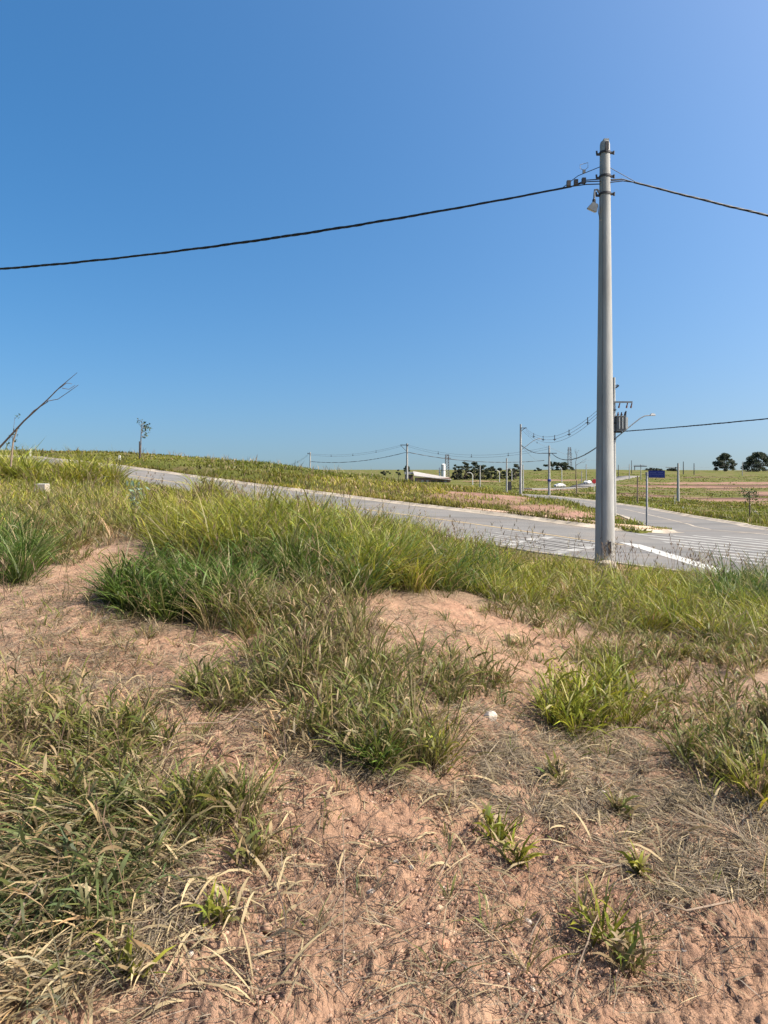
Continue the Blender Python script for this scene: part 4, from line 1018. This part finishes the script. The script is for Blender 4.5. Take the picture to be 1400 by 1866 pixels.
street_light(861.5, 861, 240, 'curved white street lamp left of the thin white pole by the dark wood', -1)
street_light(910.5, 857, 300, 'curved white street lamp at the right end of the dark wood', -1)
street_light(933, 854, 330, 'small curved street lamp just left of the lamp-armed pole on the crest', -1)
street_light(1024, 850, 300, 'faint street lamp on the far slope above the white car', -1)

# wires between the poles
top = lambda b, v, d, du=0: Vector((b.x+du, d-.1, (850-v)/F*d))
wire(top(tb, 722, DT, -.1), top(b9, 781, D9, .6), 1.6, .013, 'three bare lines with spacers between the transformer pole and the lamp-armed crest pole', lines=3, gap=.17, spacers=5)
bundle('overhead_cable', top(tb, 792, DT, -.1), top(b1, 826, D1, .3), 1.15, .02, .03, 2.2, 3, 'black twisted cable from the transformer pole down to the black-armed pole', .5)
bundle('overhead_cable', top(b9, 812, D9, .1), top(b1, 826, D1, -.9), .30, .02, .03, 2.0, 3, 'short sagging black cable from the lamp-armed pole to the black-armed pole', .5)
wire(top(b9, 786, D9, .3), top(b1, 815, D1), .35, .012, 'thin line from the top of the lamp-armed pole to the top of the black-armed pole', lines=1, spacers=1)
wire(top(b9, 813, D9, .1), Vector(((985-700)/F*140, 140, (850-840)/F*140)), .4, .012, 'thin line falling from the lamp-armed pole towards the far slope')
wire(top(b7, 811, D7, .2), top(b1, 814, D1), 1.35, .014, 'pair of thin lines from the pole by the shed to the black-armed pole', lines=2, gap=.25, spacers=3)
bundle('overhead_cable', top(b7, 824, D7, .1), Vector(((992-700)/F*115, 115, (850-839)/F*115)), .85, .028, .03, 3.5, 2, 'dashed-looking black cable from the pole by the shed across the dark wood', .6)
wire(top(b5, 827, D5, .1), top(b7, 811, D7, -1.0), .75, .014, 'pair of thin lines between the skyline pole and the pole by the shed', lines=2, gap=.22, spacers=3)
bundle('overhead_cable', top(b5, 841, D5, .1), top(b7, 824, D7, -.1), .75, .024, .03, 3.0, 2, 'black sagging cable between the skyline pole and the pole by the shed', .6)
wire(top(b5, 828, D5, -.4), Vector(((528-700)/F*150, 150, (850-846)/F*150)), .3, .016, 'thin line running down behind the grassy skyline on the left of the skyline pole', lines=2, gap=.2, spacers=1)
bundle('overhead_cable', top(tb, 786, DT, .6), Vector((19.5, 4.5, 2.45)), .24, .012, .018, 1.3, 4, 'black twisted cable from the transformer out to the right edge', .2)
wire(top(b1, 815, D1), Vector(((1090-700)/F*200, 200, (850-838)/F*200)), .8, .014, 'thin line leaving the top of the black-armed pole to the right')
wire(Vector(((1065-700)/F*300, 300, (850-852)/F*300)), top(bg_, 848, 330, -2), 1.0, .04, 'faint line along the far skyline to the double-armed pole', 'alu')
wire(top(bg_, 848, 330, 1.5), Vector(((1345-700)/F*440, 440, (850-846)/F*440)), 1.6, .03, 'faint line along the far skyline right of the double-armed pole', 'alu')

# ------------------------------------------------------------------ signs
DS = 24.6; sbb = base_at(1179, DS)
sg = empty('street_sign', sbb, 'blue street-name plate on a thin grey post at the tip of the grass island', 'street sign')
hs_ = zrel(865, DS, sbb); lathe(MB(), [(.036, -.3), (.036, hs_), (.03, hs_+.01)], 12).build('post', M['steel'], sg, True)
MB().tube([(0, 0, hs_-.02), (0, 0, hs_+.09)], .05, 8).build('clamp', M['steel'], sg, True)
pl = MB(); z0_, z1p = zrel(870.5, DS, sbb), zrel(857.5, DS, sbb); plr = Matrix.Rotation(R(-14), 3, 'Z')
pc = Vector((.33, -.05, (z0_+z1p)/2)); pl.box(pc, (.56, .012, z1p-z0_), plr); plate = pl.build('plate', M['blue'], sg)
lt = MB(); rr = random.Random(3)
for row, (zz_, n_, w_) in enumerate(((.055, 11, .026), (-.005, 9, .03), (-.07, 7, .02))):
    for k in range(n_):
        if rr.random() < .12: continue
        lt.box(pc+plr @ Vector((-.22+k*.44/n_+.02, -.0085, zz_)), (w_*.7, .003, .022 if row else .03), plr)
M['faded'] = mat('faded_lettering', (.12, .15, .33), .6, .1); lo_ = lt.build('lettering', M['faded'], plate); lo_['kind'] = 'stuff'
DQ = 205; qb = base_at(1083, DQ); ss = empty('stop_sign', qb, 'small red octagonal stop sign on a far post, peeping out left of the nearest pole', 'traffic sign')
lathe(MB(), [(.09, -.2), (.09, zrel(877, DQ, qb))], 8).build('post', M['white'], ss)
zc = zrel(877, DQ, qb); oc = lambda r, y: [(r*math.cos(math.pi/8+k*math.pi/4), y, zc+r*math.sin(math.pi/8+k*math.pi/4)) for k in range(8)]
def octo(r, y0, y1): return MB().add(oc(r, y0)+oc(r, y1), [tuple(range(8)), tuple(range(15, 7, -1))]+[(k, 8+k, 8+(k+1) % 8, (k+1) % 8) for k in range(8)])
octo(.78, -.16, -.12).build('border', M['white'], ss); octo(.72, -.18, -.161).build('face', M['red'], ss)

# ------------------------------------------------------------------ cars
def car(u, v, rz, lb):
    x, y, z = hit(u, v, 60); z = gz(x, y)+.3
    o = empty('parked_car', (x, y, z), lb, 'car', None, rz)
    prof = [(-2.1, .35), (-2.1, .8), (-1.95, .98), (-1.5, 1.02), (-.95, 1.42), (.6, 1.46), (1.25, 1.02), (1.95, .90), (2.12, .7), (2.12, .35)]
    def hull(w0, wt, P_):
        n = len(P_); vs = [(a, -(w0 if b < 1.05 else wt), b) for a, b in P_]+[(a, (w0 if b < 1.05 else wt), b) for a, b in P_]
        return MB().add(vs, [tuple(range(n)), tuple(range(2*n-1, n-1, -1))]+[((k+1) % n, k, n+k, n+(k+1) % n) for k in range(n)])
    hull(.86, .66, prof).build('body', M['white'], o)
    for s in (-1, 1):
        q = MB(); q.add([(-1.3, s*.80, 1.07), (1.05, s*.80, 1.07), (.55, s*.695, 1.38), (-.9, s*.695, 1.38)], [(0, 1, 2, 3)] if s < 0 else [(3, 2, 1, 0)]); q.build('window', M['glass'], o)
        for wx in (-1.3, 1.35):
            q = MB(); q.tube([(wx, s*.70, .32), (wx, s*.88, .32)], .32, 16); wl = q.build('wheel', M['rubber'], o); q = MB(); q.tube([(wx, s*.885, .32), (wx, s*.89, .32)], .19, 10); q.build('rim', M['steel'], wl)
        MB().box((2.10, s*.62, .74), (.08, .32, .14)).build('headlight', M['glass'], o); MB().box((-2.09, s*.66, .82), (.06, .25, .2)).build('tail_light', M['red'], o)
    q = MB(); q.add([(1.19, -.68, 1.07), (1.19, .68, 1.07), (.64, .56, 1.43), (.64, -.56, 1.43)], [(0, 1, 2, 3)]); q.build('windscreen', M['glass'], o)
    q = MB(); q.add([(-1.46, .70, 1.06), (-1.46, -.70, 1.06), (-1.0, -.58, 1.39), (-1.0, .58, 1.39)], [(0, 1, 2, 3)]); q.build('rear_window', M['glass'], o)
car(1020, 888.6, math.pi+.35, 'small white car on the far road between the black-armed pole and the nearest pole')
car(1071, 883.5, math.pi+.9, 'second pale car further along the far road, beside the stop sign')

# ------------------------------------------------------------------ far buildings and towers
DB = 262; k = DB/F; sx, sy = (790-700)*k, DB; sz = gz(sx, sy)
sh = empty('industrial_shed', (sx, sy, sz), 'low brown-walled shed with a long pale sloping roof behind the hill', 'shed')
zz = lambda v: (850-v)*k-sz
xx = lambda u: (u-790)*k
MB().box((0, 5, zz(871)/2-.5), (xx(820)-xx(757), 9, zz(871)+1.0)).build('wall', M['brickwall'], sh)
q = MB(); a, b_ = xx(755), xx(823)
q.add([(a, -.8, zz(866.5)), (b_, -.8, zz(874)), (b_, 11, zz(871)), (a, 11, zz(859)), (a, -.8, zz(866.5)-.25), (b_, -.8, zz(874)-.25), (b_, 11, zz(871)-.25), (a, 11, zz(859)-.25)],
      [(0, 1, 2, 3), (7, 6, 5, 4), (0, 4, 5, 1), (1, 5, 6, 2), (2, 6, 7, 3), (3, 7, 4, 0)]); q.build('roof', M['roofw'], sh)
for u in (770, 779, 812): MB().box((xx(u), -.1, zz(876)/2), (.9, .2, max(.5, zz(874)))).build('pillar', M['roofw'], sh)
for u, w_ in ((790, 9), (803, 7)): MB().box((xx(u), .35, zz(877)/2+.2), (w_*k, .3, max(.5, zz(876)))).build('opening', M['glass'], sh)
s2x = (748-700)*k; s2 = empty('small_shed', (s2x, DB+14, gz(s2x, DB+14)), 'dark-roofed block at the left end of the pale-roofed shed', 'shed')
z2_ = lambda v: (850-v)*(DB+14)/F-s2.location.z
MB().box((0, 0, z2_(865)/2-.3), (3.2, 5, z2_(865)+.6)).build('wall', M['brickwall'], s2); MB().box((.1, 0, z2_(862)), (3.9, 6, .9), None, .9).build('roof', M['tank'], s2)
DK = 300
for u, vt, r, lb in ((808, 845, .95, 'big white upright tank behind the right end of the pale-roofed shed'), (801.5, 852, .35, 'thin pale vent stack left of the big white tank')):
    b = base_at(u, DK); H = (850-vt)/F*DK-b.z; o = empty('storage_tank', b, lb, 'tank', 'tanks behind the shed')
    lathe(MB(), [(r, 0), (r, H-.3), (r*.75, H-.1), (r*.2, H)], 16).build('shell', M['white'], o, True); lathe(MB(), [(r+.03, H*.6), (r+.06, H*.61), (r+.06, H*.63), (r+.03, H*.64)], 16).build('ring', M['steel'], o)
def lattice(u, vt, d, w0, w1, lb, arms):
    b = base_at(u, d); H = (850-vt)/F*d-b.z; o = empty('lattice_tower', b, lb, 'lattice tower', 'lattice towers beyond the trees')
    c = lambda z: w0+(w1-w0)*z/H
    for sx_ in (-1, 1):
        for sy_ in (-1, 1): MB().tube([(sx_*c(0), sy_*c(0), 0), (sx_*c(H), sy_*c(H), H)], .12, 5).build('leg', M['alu'], o)
    n = 9; q = MB()
    for i in range(n):
        za, zb = H*i/n, H*(i+1)/n; ca_, cb = c(za), c(zb)
        for (p0, p1) in (((-1, -1), (1, -1)), ((1, -1), (1, 1)), ((1, 1), (-1, 1)), ((-1, 1), (-1, -1))):
            q.tube([(p0[0]*ca_, p0[1]*ca_, za), (p1[0]*cb, p1[1]*cb, zb)], .07, 4); q.tube([(p1[0]*ca_, p1[1]*ca_, za), (p0[0]*cb, p0[1]*cb, zb)], .07, 4); q.tube([(p0[0]*cb, p0[1]*cb, zb), (p1[0]*cb, p1[1]*cb, zb)], .07, 4)
    q.build('bracing', M['alu'], o)
    for v, w_ in arms: MB().box((0, 0, (850-v)/F*d-b.z), (w_, .5, .35)).build('crossarm', M['alu'], o)
lattice(815, 828.5, 400, 1.2, .95, 'square lattice tower left of the dark wood', ((835, 4.4), (829, 2.4)))
lattice(1038, 815, 600, 1.9, 1.0, 'faint tapering lattice tower right of the far umbrella-topped trees', ((820, 4), (827, 5)))

# ------------------------------------------------------------------ trees
def leafcloud(P, s, col, seed):
    g_ = np.random.default_rng(seed); n = len(P); V = np.zeros((n, 4, 3))
    a = g_.normal(size=(n, 3)); a /= np.linalg.norm(a, axis=1)[:, None]; b = np.cross(a, g_.normal(size=(n, 3))); b /= np.linalg.norm(b, axis=1)[:, None]
    ss_ = s*(.6+.8*g_.random((n, 1)))
    V[:, 0] = P-a*ss_; V[:, 1] = P+b*ss_*.45; V[:, 2] = P+a*ss_; V[:, 3] = P-b*ss_*.45
    c = np.array(col)[None]*(.65+.7*g_.random((n, 1)))*(1+g_.normal(0, .08, (n, 3)))
    T = np.arange(n)[:, None]*4+np.array([0, 1, 2, 3])[None]
    return V.reshape(-1, 3), T, np.repeat(np.clip(c, .005, .5), 4, 0)
def tree(u, vt, vb, d, wpx, lb, seed, shape='round', col=(.055, .068, .038), name='tree', group='dark trees on the far land', ncl=26, nl=70, low=.30):
    b = base_at(u, d); k_ = d/F; H = (850-vt)*k_-b.z; Wd = wpx*k_/2
    o = empty(name, b, lb, 'tree', group); r_ = random.Random(seed); g_ = np.random.default_rng(seed)
    zl_ = H-(vb-vt)*k_                                   # where the visible tree begins above its own ground
    span = H-zl_; cl = []
    for i in range(ncl):
        a = r_.random()*6.28
        if shape == 'umbrella':
            f = r_.random()**.8; rr = Wd*(1-.85*f**2.2)*(.35+.65*r_.random()**.5); z = zl_+span*(low+.97*(1-low)*f)
        elif shape == 'flat':
            f = r_.random(); rr = Wd*(.2+.8*r_.random()); z = zl_+span*(.62+.33*f*(1-.5*rr/Wd))
        else:
            f = r_.random(); rr = Wd*math.sqrt(max(.06, 1-(2*f-.85)**2))*(.3+.7*r_.random()**.6); z = zl_+span*(low*.4+(1-low*.4)*f*.93)
        cl.append((rr*math.cos(a), rr*math.sin(a), z))
    pts = []
    for c in cl:
        cs = Wd*(.15+.13*r_.random()); q = g_.normal(size=(nl, 3)); q /= np.linalg.norm(q, axis=1)[:, None]; q *= (g_.random((nl, 1))**.45)*cs; q[:, 2] *= .62
        pts.append(q+np.array(c)[None])
    V, T, C = leafcloud(np.concatenate(pts), max(.16, d*.0011), col, seed)
    cr = np_mesh('crown', V, T, M['tree'], C); cr.parent = o
    q = MB(); z0_ = 0; q.tube([(0, 0, -.3), (Wd*.03, 0, zl_+span*.35), (0, 0, zl_+span*.7)], [max(.12, H*.03), max(.1, H*.02), .05], 7)
    for c in cl[::2]:
        q.tube([(Wd*.02, 0, zl_+span*(.12+.3*r_.random())), (c[0]*.5, c[1]*.5, (zl_+span*.3+c[2])/2), c], [H*.014, H*.009, H*.004], 5)
    q.build('trunk', M['bark'], o)
    return o
tree(1320, 827, 860, 556, 41, 'big round-topped dark tree on the right skyline, the left one of two', 3, 'umbrella', ncl=64, nl=90, low=.08)
tree(1383, 825, 860, 556, 52, 'big spreading dark tree on the right skyline, cut by the edge of the picture', 8, 'umbrella', ncl=74, nl=90, low=.06)
WOOD = [(832, 846, 24, 'leftmost dark tree of the wood behind the shed, next to the lattice tower'), (848, 841, 30, 'tall dark tree near the left end of the wood, second from the lattice tower'), (864, 840, 30, 'highest dark tree in the wood, behind the thin white pole'),
        (880, 846, 28, 'dark tree in the middle of the wood, right of the highest one'), (895, 849, 26, 'lower dark tree right of the middle of the wood'), (911, 852, 24, 'low dark tree behind the curved lamp at the right of the wood'),
        (928, 852, 20, 'small dark tree between the wood and the lamp-armed pole'), (940, 845, 24, 'dark tree just left of the lamp-armed pole, right end of the wood')]
for i, (u, vt, wp, lb) in enumerate(WOOD): tree(u, vt, 878, 350+8*(i % 3), wp, lb, 20+i, 'round', (.05, .06, .034), ncl=34)
for i, (u, vt, wp, sh_, lb) in enumerate(((1006, 840, 26, 'flat', 'far tree with a flat crown right behind the black-armed pole'), (1025, 840, 22, 'flat', 'far umbrella-topped tree, the clearest one right of the black-armed pole'),
                                          (1018, 847, 26, 'round', 'low bushy far tree under the umbrella-topped one'), (1037, 848, 22, 'round', 'low bushy far tree at the foot of the faint lattice tower'), (981, 853, 14, 'round', 'small far bush left of the black-armed pole on the skyline'))):
    tree(u, vt, 862, 445, wp, lb, 40+i, sh_, (.05, .062, .036), ncl=24)
tree(742, 849, 868, 380, 16, 'small round tree standing behind the lone pole by the shed', 60, 'umbrella', ncl=22)
tree(703, 857, 866, 380, 16, 'low far bush on the skyline left of the shed', 61, ncl=12)
tree(726, 856, 868, 380, 9, 'tiny far tree between the low bush and the round tree', 62, ncl=10)
def hedge(u0, u1, vt, vb, d, lb, seed):
    b = base_at((u0+u1)/2, d); o = empty('hedge', b, lb, 'hedge', 'dark hedges on the far skyline'); g_ = np.random.default_rng(seed); k_ = d/F; n = 700
    px_ = (g_.random(n)-.5); hh = (1-(2*px_)**4)*(.65+.35*np.abs(np.sin(px_*21+seed)))
    zt_ = (850-vt)*k_-b.z; zb_ = (850-vb)*k_-b.z
    P_ = np.stack([px_*(u1-u0)*k_, g_.normal(0, 1.2, n), zb_-1+(zt_-zb_+1)*hh*g_.random(n)**.5], 1)
    V, T, C = leafcloud(P_, .7, (.05, .055, .036), seed); h_ = np_mesh('foliage', V, T, M['tree'], C); h_.parent = o
hedge(1170, 1212, 852.5, 860, 540, 'low dark hedge on the skyline above the blue sign', 1)
hedge(1213, 1236, 853, 860, 545, 'shorter dark hedge on the skyline left of the wooden field pole', 2)
# bare tree
def branches(mb, p, d, L, r, depth, rr):
    q = p+d*L; mid = p.lerp(q, .5)+Vector((rr.gauss(0, .05), rr.gauss(0, .05), 0))*L
    mb.tube([p, mid, q], [r, r*.85, r*.7], 5, cap=False)
    if depth:
        for i in range(2 if rr.random() < .7 else 3):
            nd = (d+Vector((rr.gauss(0, .55), rr.gauss(0, .45), rr.gauss(.08, .25)))).normalized(); branches(mb, q, nd, L*(.62+.2*rr.random()), r*.62, depth-1, rr)
bt = base_at(1049.5, 330); o = empty('bare_tree', bt, 'leafless tree with spreading branches on the far slope left of the nearest pole', 'tree')
Hb = (850-822)/F*330-bt.z; rr = random.Random(12); q = MB(); branches(q, Vector((0, 0, Hb*.52)), Vector((.1, 0, 1)).normalized(), Hb*.19, .13, 4, rr); branches(q, Vector((0, 0, Hb*.5)), Vector((.8, 0, .45)).normalized(), Hb*.17, .11, 3, rr); q.build('branches', M['twig'], o)
MB().tube([(0, 0, -.3), (.05, 0, Hb*.3), (0, 0, Hb*.53)], [.26, .2, .15], 7).build('trunk', M['bark'], o)
# saplings
def sapling(u, vt, d, lb, nleaf, lean, wpx, seed, col=(.05, .075, .045), stake=True, leaf=.07, low=.45, r=.03):
    b = base_at(u, d); H = (850-vt)/F*d-b.z; o = empty('sapling', b, lb, 'sapling', 'young street trees'); rr = random.Random(seed); g_ = np.random.default_rng(seed); Wd = wpx/F*d/2
    q = MB(); q.tube([(0, 0, -.1), (lean*.3, 0, H*.35), (lean*.6, 0, H*.7), (lean, 0, H*.97)], [r, r*.8, r*.5, r*.2], 7); tips = []
    for i in range(9):
        f = low+(.95-low)*rr.random(); p = Vector((lean*f, 0, H*f)); a = rr.random()*6.28; e = p+Vector((math.cos(a)*Wd, math.sin(a)*Wd, .12*H*rr.random()))*(.4+.6*rr.random()); q.tube([p, p.lerp(e, .5)+Vector((0, 0, .03)), e], [r*.35, r*.25, r*.12], 4); tips += [p.lerp(e, .6), e, e]
    q.build('trunk', M['bark'], o)
    P_ = np.array([(t_+Vector((rr.gauss(0, Wd*.16), rr.gauss(0, Wd*.16), rr.gauss(0, Wd*.16))))[:] for t_ in (rr.choice(tips) for _ in range(nleaf))])
    V, T, C = leafcloud(P_, leaf, col, seed); l_ = np_mesh('crown', V, T, M['tree'], C); l_.parent = o
    if stake: MB().box((-.07, .02, H*.22), (.06, .06, H*.46)).build('stake', M['wood'], o)
x, y, _ = hit(257, 838, 34)
sapling(256, 764, y, 'young tree with a small tuft of leaves on the left skyline above the road', 95, .1, 34, 5, leaf=.10, low=.55, r=.05)
x, y, _ = hit(1367, 952, 24)
sapling(1367, 893, y+1.0, 'small leafy sapling tied to a stout stake by the right kerb', 150, -.05, 42, 6, (.065, .10, .03), leaf=.075, low=.72, r=.055, stake=False)
sapling(20, 757, 24, 'thin sparse sapling at the left edge behind the leaning dead trunk', 60, .14, 26, 7, leaf=.05, low=.3, r=.018, stake=False)
# the leaning dead sapling at the left edge
dd_ = 16.0; b = base_at(-80, dd_); o = empty('dead_sapling', b, 'bare dead sapling leaning steeply to the right at the left edge', 'dead tree')
q_ = lambda u, v, dy=0: Vector(((u+80)/F*dd_*1.0, dy, (850-v)/F*dd_-b.z))
MB().tube([q_(-80, 900), q_(0, 815), q_(44, 767), q_(85, 730), q_(110, 705), q_(141, 679)], [.034, .025, .020, .015, .010, .005], 8).build('trunk', M['twig'], o, True)
for pts, r in (([(40, 772), (60, 748), (84, 731)], .014), ([(84, 731), (100, 712), (118, 697), (126, 698)], .009), ([(86, 731), (104, 727), (122, 713), (138, 700)], .009), ([(113, 707), (124, 709), (134, 701)], .008), ([(98, 716), (110, 703), (116, 697)], .010)):
    MB().tube([q_(u, v, .05*i) for i, (u, v) in enumerate(pts)], [r*(1-.5*i/len(pts)) for i in range(len(pts))], 6).build('branch', M['twig'], o, True)
MB().tube([q_(20, 850), q_(24, 806), q_(32, 780)], [.02, .018, .014], 6).build('prop', M['wood'], o)
# pale-leaved weed on the left
x, y, z = hit(250, 952); o = empty('leafy_weed', (x, y, gz(x, y)), 'greyish pale-leaved bushy weed among the grass on the left', 'weed')
rr = random.Random(4); q = MB(); P_ = []
for i in range(9):
    a = rr.random()*6.28; e = Vector((math.cos(a)*.17*rr.random(), math.sin(a)*.17*rr.random(), .42+.18*rr.random())); q.tube([(0, 0, 0), e*.5+Vector((0, 0, .03)), e], [.007, .005, .003], 5); P_ += [tuple(e*f+Vector((rr.gauss(0, .035), rr.gauss(0, .035), rr.gauss(0, .03)))) for f in np.linspace(.35, 1, 13)]
q.build('stem', M['twig'], o); V, T, C = leafcloud(np.array(P_), .042, (.22, .27, .19), 4); l_ = np_mesh('leaves', V, T, M['leaf'], C); l_.parent = o

# ------------------------------------------------------------------ markers and pegs
x, y, z = hit(77, 914); s = y/F; o = empty('boundary_marker', (x, y, gz(x, y)), 'short square white-topped concrete marker in the grass on the left', 'boundary marker', 'plot markers'); hmk = 20*s+.13
MB().box((0, 0, hmk/2-.1), (22*s, 22*s, hmk+.2), None, .86).build('block', M['kerb'], o); MB().box((0, 0, hmk-.04), (21.5*s*.9, 21.5*s*.9, .09), None, .9).build('painted_top', M['white'], o)
for u, vb, h, w_, dmin, lb, m_ in ((55.5, 833, .62, .10, 20, 'white stake with a pinkish side by the road on the far left', 'white'), (218, 837, .30, .12, 30, 'small white peg in the grass left of the young tree', 'white'), (1204, 926, .38, .16, 26, 'dark stub of a post by the right kerb beyond the blue sign', 'rust'),
                                   (1245, 932, .36, .07, 26, 'small white peg by the right kerb below the wooden field pole', 'white'), (1230, 918, 1.1, .05, 30, 'thin pale stake left of the wooden field pole', 'white'), (93, 819, .9, .5, 40, 'grey block standing on the left skyline', 'tank'),
                                   (929, 893, 2.6, 1.0, 60, 'dark upright box beside the bare white pole beyond the hill', 'rust')):
    x, y, z = hit(u, vb, dmin); q = MB(); q.box((0, 0, h/2-.1), (w_, w_, h+.2), None, .9); q.box((0, 0, h-.02), (w_*.94, w_*.94, .06), None, .8)
    o = q.build('marker_post', M[m_]); o.location = (x, y, gz(x, y)); tag(o, lb, 'marker post', 'small pegs and stubs')
x, y, z = hit(1377, 936, 26); o = bpy.data.objects.new('white_lump', stone_mesh('white_lump', M['stone_w'], 99, .8)); COL.objects.link(o); o.scale = (.13, .13, .11); o.location = (x, y, gz(x, y)+.12); tag(o, 'pale rounded lump in the grass right of the staked sapling', 'stone')
